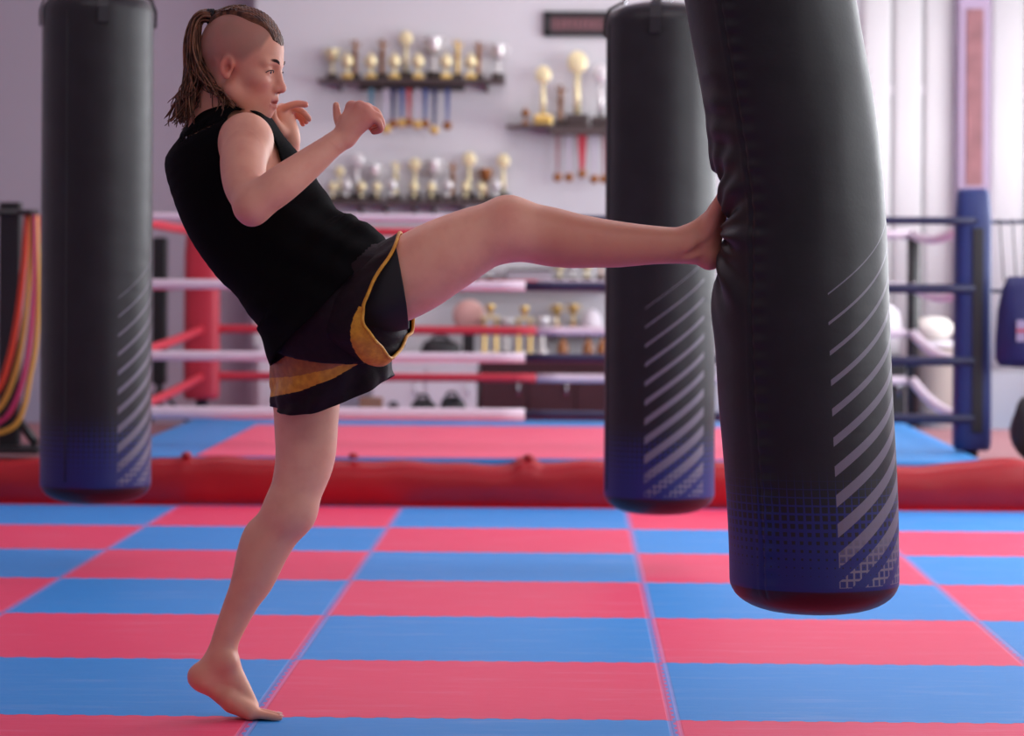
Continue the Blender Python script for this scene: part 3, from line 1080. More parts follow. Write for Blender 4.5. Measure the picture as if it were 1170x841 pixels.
# standing (left) leg
SY = 6.855
body.chain([(P(380, 385, 6.86), .095), (P(353, 440, 6.87), .0835), (P(350, 475, 6.865), .0775), (P(349, 520, 6.86), .0715), (P(341, 553, 6.855), .063), (P(330, 584, 6.85), .0565)], .03)
body.ell(P(341, 582, 6.845), (.034, .038, .045), None, .03)
body.chain([(P(330, 584, SY), .0565), (P(311, 617, SY), .0535), (P(293, 652, SY), .0485), (P(274, 692, SY), .0395), (P(259, 727, SY), .0335), (P(253, 750, SY), .034)], .03)
body.ell(P(293, 636, SY + .012), (.040, .040, .085), None, .04)
body.chain([(P(253, 752, SY), .035), (P(233, 773, SY), .033)], .015)
body.ell(P(231, 773, SY), (.036, .031, .032), None, .012)
body.ell(P(263, 757, SY - .030), (.016, .012, .018), None, .018)
body.cone(P(240, 778, SY), P(264, 800, SY), .030, .027, .02)
body.cone(P(259, 763, SY), P(288, 806, SY - .004), .034, .0165, .02)
for i, dy in enumerate((-.030, -.013, .003, .018, .032)):
    body.cone(P(264, 798, SY + dy * .7), P(287 - i * 1.2, 813.5 + .0 * i, SY + dy), .021, .0165 - .0015 * i, .012)
body.cone(P(266, 806, SY - .014), P(284, 812, SY - .026), .018, .0185, .014)
toes = [[(286, 814.5, -.030, .0145), (302, 817.4, -.033, .0100), (312, 819.2, -.034, .0094), (320, 820.4, -.034, .0066)], [(286, 814, -.013, .013), (303, 814.6, -.014, .0095), (318, 818.2, -.014, .0085)],
        [(285, 814, .003, .012), (300, 814.4, .003, .009), (313, 817.4, .003, .008)], [(284, 814, .018, .011), (297, 814.4, .019, .0085), (308, 816.8, .020, .0075)], [(282, 814, .031, .010), (292, 814.6, .034, .008), (301, 816.4, .035, .007)]]
for t in toes:
    body.chain([(P(x, y, SY + dy), r) for x, y, dy, r in t], .006)
# ---- head
body.ell(hd(-.010, 0, .052), A3((.0955, .0765, .088)) * HS, HAX, .02)
body.ell(hd(.030, 0, .040), A3((.060, .066, .066)) * HS, HAX, .02)
body.ell(hd(.032, 0, -.035), A3((.054, .057, .078)) * HS, HAX, .025)
for s in (1, -1):
    body.cone(hd(.002, .054 * s, -.05), hd(.050, .016 * s, -.096), .020 * HS, .017 * HS, .02)
    body.ell(hd(.058, .040 * s, -.022), A3((.024, .024, .020)) * HS, HAX, .02)
    body.cone(hd(.083, .010 * s, .020), hd(.072, .042 * s, .018), .0105 * HS, .010 * HS, .012)
body.ell(hd(.060, 0, -.092), A3((.018, .020, .016)) * HS, HAX, .015)
body.ell(hd(.058, 0, -.064), A3((.028, .030, .030)) * HS, HAX, .018)
for s in (1, -1):
    body.ell(hd(.093, .033 * s, -.001), A3((.017, .019, .0125)) * HS, HAX, .012, 's')
    body.ell(hd(.0705, .032 * s, -.002), A3((.0145, .0155, .0145)) * HS, HAX, .004)
    body.ell(hd(.089, .033 * s, -.0045), A3((.0075, .0130, .0040)) * HS, HAX, .003, 's')
body.cone(hd(.083, 0, .010), hd(.0955, 0, -.033), .0085 * HS, .0105 * HS, .012)
body.ell(hd(.0975, 0, -.037), A3((.0115, .012, .0105)) * HS, HAX, .008)
for s in (1, -1):
    body.ell(hd(.088, .0125 * s, -.040), A3((.0105, .0075, .0085)) * HS, HAX, .006)
    body.ell(hd(.0925, .0065 * s, -.0475), A3((.005, .0035, .0035)) * HS, HAX, .003, 's')
body.cone(hd(.078, .018, -.0675), hd(.0855, .0, -.0635), .0045 * HS, .0065 * HS, .006)
body.cone(hd(.078, -.018, -.0675), hd(.0855, .0, -.0635), .0045 * HS, .0065 * HS, .006)
body.cone(hd(.076, .015, -.075), hd(.082, .0, -.0775), .0045 * HS, .0075 * HS, .006)
body.cone(hd(.076, -.015, -.075), hd(.082, .0, -.0775), .0045 * HS, .0075 * HS, .006)
body.ell(hd(.084, 0, -.0705), A3((.012, .019, .0026)) * HS, HAX, .004, 's')
# ears
for s in (1, -1):
    c = hd(-.009, .0745 * s, .004)
    ax = ((hf * .94 - hu * .30 + hrt * s * -.35).normalized(),)
    e_f = (hf - hrt * s * .28 - hu * .12).normalized()
    e_n = (hrt * s + hf * .28).normalized()
    e_u = e_f.cross(e_n).normalized()
    body.ell(c, A3((.0165, .0085, .0262)) * HS, (e_f, e_n, e_u), .005)
    body.ell(c + e_n * .0085 + e_f * .001 + hu * .001, A3((.0100, .0085, .0175)) * HS, (e_f, e_n, e_u), .004, 's')
    body.ell(c + e_n * .004 + e_f * .003 - hu * .004, A3((.005, .009, .0075)) * HS, (e_f, e_n, e_u), .003, 's')
    body.ell(c + e_n * .003 + e_f * .002 - hu * .023, A3((.0085, .006, .008)) * HS, (e_f, e_n, e_u), .006)

import time as _t
_t0 = _t.time()
lo = A3(P(180, 8, 6.5)); lo = np.array([P(185, 300, 6.4).x, 6.38, -.01])
hi = np.array([P(840, 300, 6.7).x, 7.2, P(300, 6, 6.8).z])
V, Q = body.mesh(lo, hi, .003)
_fine = (np.linalg.norm(V - A3(H0), axis=1) < .16) | (np.linalg.norm(V - A3(P(410, 135, 6.56)), axis=1) < .09) | (np.linalg.norm(V - A3(P(335, 130, 6.97)), axis=1) < .09) | (V[:, 2] < .09) | (V[:, 0] > P(780, 262, 6.7).x)
_s = relax(V, Q, 2, .5); _l = relax(V, Q, 18, .5)
V = np.where(_fine[:, None], _s, _l)
print('body', len(V), _t.time() - _t0)

# colouring of the skin: stubble on the shaved sides, lips, flushed joints and soles; shade painted into ear hollows and nostril
def headloc(V):
    d = (V - A3(H0)) / HS
    return d @ A3(hf), d @ A3(hrt), d @ A3(hu)
base = np.array(S(238, 178, 148)[:3])
tint = np.tile(base, (len(V), 1))
def mixin(w, col):
    global tint
    tint = tint * (1 - w[:, None]) + np.array(S(*col)[:3]) * w[:, None]
def spot(c, r, col, s=1.0):
    d = np.linalg.norm(V - A3(c), axis=1)
    mixin(s * np.exp(-(d / r) ** 2), col)
hfv, hrv, huv = headloc(V)
onhead = (np.abs(hrv) < .1) & (np.abs(hfv) < .13) & (huv > -.13) & (huv < .16)
mixin(np.where(onhead, .45, 0.0), (210, 138, 110))
line = .018 + .030 * smooth01(hfv, .02, .07) + .045 * smooth01(hfv, .06, .085)
st = smooth01(huv - line, -.012, .012) * (1 - smooth01(hfv, .070, .088)) * onhead
back = smooth01(-hfv, .028, .05) * smooth01(huv, -.05, -.02) * onhead
mixin(np.clip(np.maximum(st, back), 0, 1) * .62, (128, 96, 84))
for s in (1, -1):
    spot(hd(-.009, .078 * s, 0), .027, (220, 112, 92), .8)
    spot(hd(-.006, .080 * s, .002), .010, (120, 50, 46), .8)  # dark tint standing in for the shade in the ear hollow
    spot(hd(.07, .045 * s, -.035), .028, (220, 140, 124), .5)
    spot(hd(.08, .033 * s, -.012), .010, (150, 96, 90), .45)
spot(hd(.098, 0, -.038), .018, (214, 128, 110), .6)
spot(hd(.092, .0065, -.0475), .006, (90, 40, 38), .8)  # nostril shade put into the skin colour
lip = np.exp(-((huv + .0705) / .011) ** 2) * (np.abs(hrv) < .021) * smooth01(hfv, .066, .075)
mixin(lip * .75, (184, 92, 92))
for a in kn + [REL, P(578, 246, 6.62), P(430, 135, Y0)]:
    spot(a, .03, (218, 132, 114), .55)
for ch in fing:
    spot(ch[2][0], .014, (206, 104, 96), .6); spot(ch[3][0], .018, (190, 84, 80), .8)
for ch in body_f:
    spot(ch[3][0], .014, (206, 116, 106), .6)
spot(P(807, 296, KY), .05, (214, 126, 108), .6); spot(P(822, 232, KY), .05, (216, 132, 112), .5)
spot(P(224, 776, SY), .030, (218, 132, 104), .6); spot(P(245, 800, SY), .03, (214, 132, 110), .4); spot(P(300, 818, SY), .03, (226, 150, 128), .6)
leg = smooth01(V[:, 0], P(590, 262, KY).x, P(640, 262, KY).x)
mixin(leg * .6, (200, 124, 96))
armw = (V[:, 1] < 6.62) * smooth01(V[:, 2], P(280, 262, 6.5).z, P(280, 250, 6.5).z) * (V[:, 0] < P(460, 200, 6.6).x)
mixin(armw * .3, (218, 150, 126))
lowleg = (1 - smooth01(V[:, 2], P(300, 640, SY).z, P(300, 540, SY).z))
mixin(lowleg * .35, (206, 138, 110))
np_obj('body', V, Q, M['skin'], person, tint, PL)

# eyes, brows, nails
for s in (1, -1):
    m = MB()
    c = hd(.0695, .032 * s, -.002)
    for i in range(13):
        pass
    bm = bmesh.new(); bmesh.ops.create_uvsphere(bm, u_segments=20, v_segments=14, radius=.0138 * HS)
    m.add([v.co + c for v in bm.verts], [[v.index for v in f.verts] for f in bm.faces]); bm.free()
    e = m.build('eye', M['eye_white'], person, True, PL)
    bm = bmesh.new(); bmesh.ops.create_uvsphere(bm, u_segments=16, v_segments=10, radius=.0062 * HS)
    ci = c + (hf + hrt * s * .10 - hu * .02).normalized() * .0090 * HS
    MB().add([v.co + ci for v in bm.verts], [[v.index for v in f.verts] for f in bm.faces]).build('iris', M['iris'], e, True, PL); bm.free()
    lb = MB()
    lb.tube(spline([hd(.0835, .0205 * s, -.003), hd(.0868, .027 * s, .0012), hd(.0858, .034 * s, .0018), hd(.0805, .0425 * s, -.0005), hd(.0765, .0475 * s, -.0045)], 5), .0013, 6)
    lb.build('eyelash', M['brow'], e, True, PL)
    b = MB()
    for q in range(26):
        t = q / 25
        p = hd(.0935 - .020 * t * t - .003 * t, (.012 + .036 * t) * s, .019 + .006 * math.sin(PI * min(1, t * 1.1)) - .004 * t)
        d = (hrt * s * .8 + hu * .35 - hf * .2 * t).normalized()
        for j in range(3):
            o = hu * (.0022 * (j - 1)) * HS
            b.tube([p + o, p + o + d * .006 + hf * .0008], [.0011, .0003], 5)
    b.build('eyebrow', M['brow'], person, True, PL)
nl = MB()
def nail(p, nrm, fwd, w, l):
    nrm = Vector(nrm).normalized(); fwd = Vector(fwd).normalized(); sd = nrm.cross(fwd).normalized()
    v, f = [], []
    for i in range(5):
        for j in range(5):
            a, b = (i / 4 - .5), (j / 4 - .5)
            v.append(Vector(p) + sd * a * w * (1 - .25 * (b > .3)) + fwd * b * l + nrm * (.0012 - .9 * a * a * w))
    for i in range(4):
        for j in range(4):
            f.append((i * 5 + j, (i + 1) * 5 + j, (i + 1) * 5 + j + 1, i * 5 + j + 1))
    nl.add(v, f)
for t in toes:
    x, y, dy, r = t[-1]
    nail(P(x + 1, y, SY + dy) + Vector((.002, 0, r)), (.25, -.1, 1), (1, 0, -.3), r * 1.3, r * 1.5)
M['nail'] = mat('nail', S(232, 186, 172), .3)
o = nl.build('toenail', M['nail'], person, True, PL)

# ---- tank top: a shell over the torso and shoulder girdle
M_hem = (P(311, 415, 6.8), P(440, 283, 6.8))
hemd = (M_hem[1] - M_hem[0]).normalized()
hemn = A3(Vector((-hemd.z, 0, hemd.x)))            # normal up and to the chest
if hemn[2] < 0: hemn = -hemn
hem0 = A3(M_hem[0])
shirt = SDF()
TSS = TS + [(A3((P(322, 438, 6.79) + P(460, 370, 6.79)) / 2), TS[-1][1], TS[-1][2], TS[-1][3] * .97, .165)]
shirt.add(torso_fn(TSS, 0.0), TC, .52, .02)
shirt.cone(RSH + Vector((-.02, .05, .014)), NB + Vector((0, 0, .006)), .062, .064, .03)
shirt.cone(LSH + Vector((-.005, -.04, .006)), NB, .051, .058, .03)
shirt.cone(P(385, 362, 6.74), P(412, 345, 6.725), .135, .122, .03)
ncA, ncB = A3(P(236, 98, 6.84)), A3(P(262, 134, 6.845))
CRn, CFn = A3(cr), A3(cf)
def arm_cut(p, sh, s):
    """negative inside the armhole: an ellipse about the shoulder, seen along the chest's breadth"""
    lat = (p - A3(NB)) @ CRn * s
    d = p - A3(sh)
    x, z = d @ CFn, d[:, 2]
    e = np.sqrt(((x - .010 + .10 * (z + .04)) / .072) ** 2 + ((z + .040) / .118) ** 2)
    return np.maximum((e - 1) * .07, .112 - lat)
def shirt_post(p, d):
    # creases: slack folds round the waist and diagonal pulls to the raised hip
    ax = (p - hem0) @ hemn
    t = (p[:, 0] - p[:, 2])
    w = (.0035 * np.sin(ax * 62 + 9 * p[:, 1] + 2.2 * np.sin(p[:, 0] * 17)) + .003 * np.sin((p[:, 0] * .55 + p[:, 2]) * 74 + p[:, 1] * 14)) * smooth01(.30 - ax, .02, .2)
    w = w + .0022 * np.sin(p[:, 0] * 31 + p[:, 2] * 19 + p[:, 1] * 23)
    d = d - .002 + w - .016 * (1 - smooth01(ax, .0, .16)) * smooth01(p[:, 0], P(320, 400, 6.8).x, P(370, 400, 6.8).x)
    sh = np.maximum(d, -(d + .009))
    # hem
    sh = np.maximum(sh, -(ax + .004 * np.sin(p[:, 1] * 30)))
    # neck opening
    q = p - ncA
    ba = ncB - ncA
    h = np.clip(q @ ba / (ba @ ba), 0, 1.0)
    nk = np.sqrt(((q - h[:, None] * ba) ** 2).sum(1)) - (.060 + .012 * h)
    fr = p - A3(P(288, 122, 6.86))
    nk = np.minimum(nk, np.sqrt((fr ** 2).sum(1)) - .052)
    sh = np.maximum(sh, -nk)
    sh = np.maximum(sh, -arm_cut(p, RSH, 1))
    sh = np.maximum(sh, -arm_cut(p, LSH, -1))
    return sh
lo = np.array([P(183, 300, 6.8).x, 6.56, P(300, 430, 6.8).z]); hi = np.array([P(470, 300, 6.8).x, 7.12, P(300, 108, 6.8).z])
V, Q = shirt.mesh(lo, hi, .0035, post=shirt_post)
V = relax(V, Q, 2, .5)
np_obj('tank_top', V, Q, M['shirt'], person, None, PL)

# ---- shorts
sp = SDF()
sp.add(torso_fn([(c, e1, e2, a - .004, b - .004) for c, e1, e2, a, b in TS[5:]] + [(A3(P(381, 398, 6.80)), TS[-1][1], TS[-1][2], .130, .160)], 0.0), A3(P(375, 350, 6.8)), .30, .02)
sp.cone(P(385, 350, 6.72), P(425, 330, 6.70), .120, .105, .03)
V, Q = sp.mesh(np.array([P(270, 300, 6.8).x, 6.5, P(300, 480, 6.8).z]), np.array([P(500, 300, 6.8).x, 7.1, P(300, 255, 6.8).z]), .006)
ax_ = (V - hem0) @ hemn
V = relax(V, Q, 3, .5)
keep = ((V[Q].mean(1) - hem0) @ hemn) < .02
shorts = np_obj('shorts', V, Q[keep], M['shorts'], person, None, PL)

def loft(name, ringsets, mats, nseg, nrow, par, thick=.004, wrinkle=None, pick=None):
    """closed rings of points, splined round and blended along; pick(u, k, p) -> material slot"""
    R = [spline(r, nseg // len(r), True) for r in ringsets]
    n = len(R[0])
    v = []
    m = len(R)
    rows = []
    for i in range(nrow + 1):
        t = i / nrow * (m - 1)
        a = min(int(t), m - 2); q = t - a
        row = []
        for k in range(n):
            p0 = R[max(a - 1, 0)][k]; p1 = R[a][k]; p2 = R[a + 1][k]; p3 = R[min(a + 2, m - 1)][k]
            p = .5 * ((2 * p1) + (p2 - p0) * q + (2 * p0 - 5 * p1 + 4 * p2 - p3) * q * q + (3 * p1 - p0 - 3 * p2 + p3) * q ** 3)
            row.append(p)
        rows.append(row)
    for i, row in enumerate(rows):
        c = sum(row, Vector()) / n
        for k, p in enumerate(row):
            if wrinkle:
                p = p + (p - c).normalized() * wrinkle(i / nrow, k / n, p)
            v.append(p)
    f = [(i * n + k, i * n + (k + 1) % n, (i + 1) * n + (k + 1) % n, (i + 1) * n + k) for i in range(nrow) for k in range(n) if float((A3(v[i * n + k]) - hem0) @ hemn) < .028]
    o = mesh_obj(name, v, f, mats, par, True, PL)
    if pick:
        for pi, q in enumerate(f):
            i, k = divmod(q[0], n)
            o.data.polygons[pi].material_index = pick((i + .5) / nrow, k / n, v[q[0]])
    s = o.modifiers.new('cloth', 'SOLIDIFY'); s.thickness = thick; s.offset = 0
    return o, v[-n:]

# standing-leg tube; rings run: back, near-back, near, near-front, front, far-front, far, far-back
rS = [
    [P(301, 392, 6.84), P(322, 384, 6.70), P(362, 360, 6.635), P(405, 340, 6.66), P(436, 318, 6.76), P(425, 330, 6.95), P(375, 360, 7.0), P(322, 388, 6.95)],
    [P(309.5, 416, 6.84), P(328, 418, 6.72), P(366, 405, 6.66), P(408, 388, 6.68), P(440, 372, 6.78), P(428, 380, 6.95), P(376, 400, 7.0), P(326, 414, 6.95)],
    [P(311, 442, 6.85), P(328, 448, 6.74), P(370, 438, 6.69), P(412, 418, 6.72), P(444, 402, 6.80), P(430, 412, 6.95), P(376, 428, 6.99), P(326, 438, 6.95)],
    [P(312, 464, 6.85), P(326, 473, 6.755), P(362, 471, 6.71), P(414, 450, 6.735), P(447, 430, 6.80), P(432, 438, 6.95), P(378, 452, 6.98), P(328, 462, 6.95)]]
def v_line(px):
    return np.interp(px, [305, 311, 346, 365, 395, 412, 450], [420, 417, 393, 404, 411, 405, 385])
def lo_line(px):
    return np.interp(px, [305, 311, 340, 380, 412, 450], [455, 453, 447, 432, 413, 392])
def mid_line(px):
    return np.interp(px, [305, 311, 335, 380, 412, 450], [432, 431, 430, 420, 407, 388])
INV = {}
def to_px(p):
    x, y, z = p
    t = -x * SA + y * CA
    u = (x * CA + y * SA) / t; w_ = (CAMH - z) / t
    return 585 + F * (CR * u - SR * w_), HZ + F * (SR * u + CR * w_)
def pickS(u, k, p):
    # panels follow the cut of the cloth: height on the leg against the way round it
    q = p.copy(); 
    px, py = to_px(q)
    if py < v_line(px) or py > lo_line(px):
        return 0
    return 1 if py > mid_line(px) else 2
wS = lambda u, k, p: u * (.0035 * math.sin(k * 2 * PI * 7 + 3 * u) + .0025 * math.sin(k * 2 * PI * 13 + 1) + .003 * math.sin(u * 16 + k * 30))
o, _ = loft('shorts_leg', rS, [M['shorts'], M['gold_satin'], M['bronze_satin']], 240, 120, shorts, .0045, wS, pickS)
# kicking-leg tube: rings run top, near-top, near, near-low, bottom, far-low, far, far-top
rK = [
    [P(420, 294, 6.70), P(408, 302, 6.65), P(384, 330, 6.62), P(372, 355, 6.615), P(376, 385, 6.62), P(392, 402, 6.68), P(410, 398, 6.76), P(420, 370, 6.80), P(425, 310, 6.78)],
    [P(440, 279, 6.70), P(428, 293, 6.625), P(402, 332, 6.585), P(396, 360, 6.58), P(405, 394, 6.585), P(427, 417, 6.66), P(446, 405, 6.76), P(452, 372, 6.81), P(447, 300, 6.80)],
    [P(457, 268, 6.70), P(449, 285, 6.615), P(421, 334, 6.572), P(414, 362, 6.568), P(428, 388, 6.58), P(447, 408, 6.65), P(464, 388, 6.75), P(472, 368, 6.80), P(466, 300, 6.80)]]
wK = lambda u, k, p: u * (.003 * math.sin(k * 2 * PI * 5 + 2) + .002 * math.sin(k * 2 * PI * 11 + 8 * u))
def pickK(u, k, p):
    a = k * 9
    if 2.5 < a < 6.5:
        return 1 if u > .86 - .44 * math.sin((a - 2.5) / 4 * PI) else 0
    return 1 if u > .93 else 0
o, ring_ = loft('shorts_leg', rK, [M['shorts'], M['gold_satin']], 162, 48, shorts, .0045, wK, pickK)
MB().tube(ring_[::2], .0042, 8, True).build('piping', M['gold_satin'], o, True, PL)
# tight inner leg
inn = [
    [P(405, 300, 6.70), P(403, 312, 6.65), P(400, 330, 6.62), P(400, 365, 6.62), P(410, 385, 6.70), P(415, 360, 6.80), P(412, 318, 6.80)],
    [P(432, 280, 6.70), P(431, 292, 6.64), P(430, 314, 6.605), P(434, 358, 6.60), P(442, 380, 6.70), P(444, 350, 6.80), P(440, 302, 6.80)],
    [P(450, 271, 6.70), P(452, 281, 6.636), P(456, 300, 6.606), P(464, 345, 6.598), P(467, 375, 6.69), P(466, 345, 6.79), P(456, 296, 6.795)]]
loft('inner_short', inn, [M['lining']], 96, 24, shorts, .004)

# ---- hair: strip over the crown, tied tail
hs = SDF()
hs.ell(hd(-.010, 0, .054), A3((.1010, .085, .0925)) * HS, HAX, .02)
hs.ell(hd(.030, 0, .044), A3((.0655, .072, .070)) * HS, HAX, .02)
def hair_post(p, d):
    q = (p - A3(H0)) / HS
    a, r, u = q @ A3(hf), q @ A3(hrt), q @ A3(hu)
    d = d + .0055 * smooth01(a, .045, .092)
    half = .040 + .010 * smooth01(a, -.06, .02) - .020 * smooth01(a, .02, .09)
    d = d + .0011 * np.sin(r * 900 + 2 * np.sin(a * 40)) + .0007 * np.sin(r * 2300 + a * 60)
    d = np.maximum(d, np.abs(r) - half)
    d = np.maximum(d, (.060 - u + .30 * np.maximum(0, -a) + .10 * np.maximum(0, a) + (.45 * np.abs(r) - .012) * smooth01(a, .04, .085)) * .8)
    d = np.maximum(d, -(a + .075))
    d = np.maximum(d, a - .096)
    return d
lo = A3(H0) + np.array([-.14, -.14, -.06]); hi = A3(H0) + np.array([.15, .14, .19])
V, Q = hs.mesh(lo, hi, .0022, post=hair_post)
V = relax(V, Q, 2, .4)
hair = np_obj('hair', V, Q, M['hair'], person, None, PL)
TIE = P(241, 19, 6.80)
el = MB()
for q in range(3):
    el.tube([TIE + Vector((.006 * (q - 1) * .9, 0, .0)) + Vector((-.15 * .013 * math.cos(w) * 0, .013 * math.cos(w), .015 * math.sin(w))) for w in np.linspace(0, 2 * PI, 20, endpoint=False)], .0045, 8, True)
el.build('hair_elastic', M['elastic'], hair, True, PL)
# gathered hair from the crown into the tie
ga = MB()
for i in range(70):
    r = rng.uniform(-.045, .045); a = rng.uniform(-.06, .0)
    st_ = hd(a, r, 0); 
    # rise onto the scalp surface
    h_ = .054 + .0945 * math.sqrt(max(.05, 1 - (r / .085) ** 2 - ((a + .01) / .1005) ** 2))
    s0 = hd(a, r, h_)
    mid_ = s0.lerp(TIE, .5) + hu * (.004)
    ga.tube(spline([s0, mid_, TIE + Vector((0, rng.normal(0, .004), rng.normal(0, .005)))], 4), [.0022] * 9, 5)
ga.build('gathered_hair', M['hair'], hair, True, PL)
pt = MB(); pl = MB()
def strand(B_, pts, off0, off1, r0, r1, wave, ph, n=9):
    c = spline(pts, n)
    m = len(c)
    o = []
    for i, p in enumerate(c):
        t = i / (m - 1)
        off = off0.lerp(off1, t ** 1.8)
        w = wave * t * t
        o.append(p + off + Vector((w * math.sin(9 * t + ph), w * math.cos(8 * t + ph * 1.7), .3 * w * math.sin(11 * t + ph))))
    B_.tube(o, [r0 + (r1 - r0) * (i / (m - 1)) ** 2 for i in range(m)], 5)
main = [(241, 19), (231, 18), (222, 27), (218, 48), (220, 75), (221, 98), (212, 116), (205, 138)]
side = [(241, 19), (231, 19), (224, 30), (222, 55), (227, 80), (240, 98), (254, 108), (262, 123)]
for i in range(300):
    sd = rng.rand() < .30
    path = side if sd else main
    e = rng.normal(0, 1, 3)
    trim = rng.randint(0, 2)
    pts = [P(x, y, 6.80 - (.05 * (j / 7) ** 2 if sd else .01 * j / 7)) for j, (x, y) in enumerate(path[:len(path) - trim])]
    a0 = Vector((e[0] * .004, e[1] * .006, e[2] * .005))
    a1 = Vector((e[0] * (.009 if sd else .012), e[1] * .016, e[2] * .008 + rng.normal(0, .005)))
    light = rng.rand() < (.12 if not sd else .3)
    strand(pl if light else pt, pts, a0, a1, .0030, .0010, rng.uniform(.014, .024), (i % 5) * 1.25 + rng.normal(0, .25))
pt.build('ponytail', M['hair'], hair, True, PL)
pl.build('ponytail_highlight', M['hair_tip'], hair, True, PL)
print('person', _t.time() - _t0)

# the bag being kicked
YN = 6.66
CLP = [(-190, 845, 97.5), (0, 880.5, 97.5), (100, 897.5, 97.5), (200, 912.5, 95), (240, 916.5, 95), (300, 917, 97), (350, 916.5, 99), (450, 920.5, 99.5), (560, 926.5, 97.5), (620, 929.5, 96.5), (700, 931, 96.5)]
zbN = P(920, 699, YN).z
_z = np.array([P(p[1], p[0], YN).z for p in CLP])[::-1]
_x = np.array([P(p[1], p[0], YN).x for p in CLP])[::-1]
_r = np.array([p[2] for p in CLP])[::-1] * YN / F
def smooth_interp(z, zz, vv):
    ws = np.linspace(-.05, .05, 7)
    return float(np.mean([np.interp(z + w, zz, vv) for w in ws]))
def clN(z):
    return smooth_interp(z, _z, _x), YN, smooth_interp(z, _z, _r)
kick = P(826, 262, YN)
FOOT_TH = math.radians(-104)
def dentN(th, z):
    d = (th - FOOT_TH + PI) % (2 * PI) - PI
    dz = z - kick.z
    a = d * BR
    g = -.020 * math.exp(-(a / .085) ** 2 - (dz / .085) ** 2)
    g += .006 * math.exp(-(a / .12) ** 2 - ((dz - .15) / .06) ** 2) + .010 * math.exp(-(a / .12) ** 2 - ((dz + .17) / .07) ** 2)
    # creases fanning out of the hollow towards the front
    if a > .015:
        fall = math.exp(-((a - .10) / .10) ** 2) * min(1, (a - .015) / .05)
        rad = math.hypot(a, dz) + 1e-6
        ang = math.atan2(dz, a)
        wv = math.sin(ang * 9.5 + 1.1 + 9 * a) + .5 * math.sin(ang * 21 - 14 * a)
        g += .0105 * fall * wv * math.exp(-(dz / .20) ** 2)
        g += .0045 * math.sin(z * 95 + 10 * a) * math.exp(-((a - .14) / .06) ** 2) * math.exp(-((dz - .19) / .16) ** 2)
    # stitched seam down the striking side
    e = ((th - math.radians(-40) + PI) % (2 * PI) - PI) * BR
    g += -.0022 * math.exp(-(e / .0035) ** 2) + .0012 * math.exp(-((abs(e) - .011) / .006) ** 2)
    g += .0018 * math.sin(z * 160) * math.exp(-((e - .018) / .02) ** 2)
    g += .0012 * math.sin(th * 3 + z * 7) + .0008 * math.sin(th * 7 - z * 15)
    return g
tN = thing('punching_bag', 'large black punching bag being kicked, bent where the foot strikes it', 'punching bag', (clN(zbN)[0], YN, zbN))
ztN = zbN + 1.80
bN = bag_body('bag_body', tN, clN, zbN, ztN, math.radians(12), dentN, tN.location, 420, 560)
xt = clN(ztN)[0]
# the vinyl gives way round the foot: push it clear of the skin
_n = len(bN.data.vertices)
_co = np.zeros(_n * 3, np.float32); bN.data.vertices.foreach_get('co', _co); _co = _co.reshape(-1, 3).astype(float)
_o = A3(tN.location)
_W = _co + _o
_sel = np.where(np.linalg.norm(_W - A3(kick), axis=1) < .26)[0]
_cx = np.array([clN(z)[0] for z in _W[_sel, 2]])
_dir = np.stack([_cx - _W[_sel, 0], YN - _W[_sel, 1], np.zeros(len(_sel))], 1); _dir /= np.linalg.norm(_dir, axis=1)[:, None]
_q = _W[_sel].copy()
for _ in range(40):
    _d = body.eval(_q)
    _q += _dir * np.maximum(0, .0095 - _d)[:, None] * .8
_D = np.zeros(_n); _D[_sel] = np.linalg.norm(_q - _W[_sel], axis=1)
_ns = 420
_G = _D[:(_n // _ns) * _ns].reshape(-1, _ns)
_m = _G.copy()
for _i in range(-5, 6):                       # the cover spans from toe to heel: widen the hollow, then soften it
    for _j in range(-5, 6):
        _m = np.maximum(_m, np.roll(np.roll(_G, _i, 0), _j, 1))
_s = np.zeros_like(_m)
for _i in range(-4, 5):
    for _j in range(-4, 5):
        _s += np.roll(np.roll(_m, _i, 0), _j, 1)
_s = (_s / 81).ravel()[_sel]
_co[_sel] = _W[_sel] + _dir * _s[:, None] - _o
bN.data.vertices.foreach_set('co', _co.astype(np.float32).ravel()); bN.data.update()
bag_hardware(tN, xt, YN, ztN, CEIL, rot=.3, hook_xy=(xt - .22, YN))

# ------------------------------------------------------------------ shelves, trophies and medals on the back wall
YS = YW - .115
def shelf(lab, x0, x1, py, th, depth, m, brackets=()):
    a, b = P(x0, py, YS), P(x1, py, YS)
    t = thing('wall_shelf', lab, 'shelf', ((a.x + b.x) / 2, YW - depth / 2, a.z))
    MB().box(((a.x + b.x) / 2, YW - depth / 2 - .002, a.z - th / 2), (b.x - a.x, depth, th), .003).build('board', m, t, False, t.location)
    for px in brackets:
        c = P(px, py, YS)
        v = [(c.x + s * .008, y, a.z - th - z) for s in (-1, 1) for y, z in ((YW - .002, .0), (YW - depth * .85, .0), (YW - .002, .05))]
        mesh_obj('bracket', v, [(0, 1, 2), (3, 5, 4), (0, 3, 4, 1), (1, 4, 5, 2), (0, 2, 5, 3)], M['wood_dark'], t, False, t.location)
    return t, a.z
_, zS1 = shelf('long grey shelf high on the wall holding trophies, with medals hung below it', 364, 577, 91, .02, .23, M['wood_dark'], (388, 556))
_, zS2 = shelf('long shelf of trophies on the wall lower down, above the raised knee', 364, 577, 229, .025, .23, M['wood_dark'], (412, 440, 473, 495, 528))
_, zS3 = shelf('thin short brown shelf beside the bag, under the black framed sign', 579, 627, 143, .018, .20, M['wood_dark'], ())
_, zS4 = shelf('thick dark shelf partly hidden by the middle bag, with medals hung below it', 628, 725, 145, .05, .20, M['wood_dark'], ())
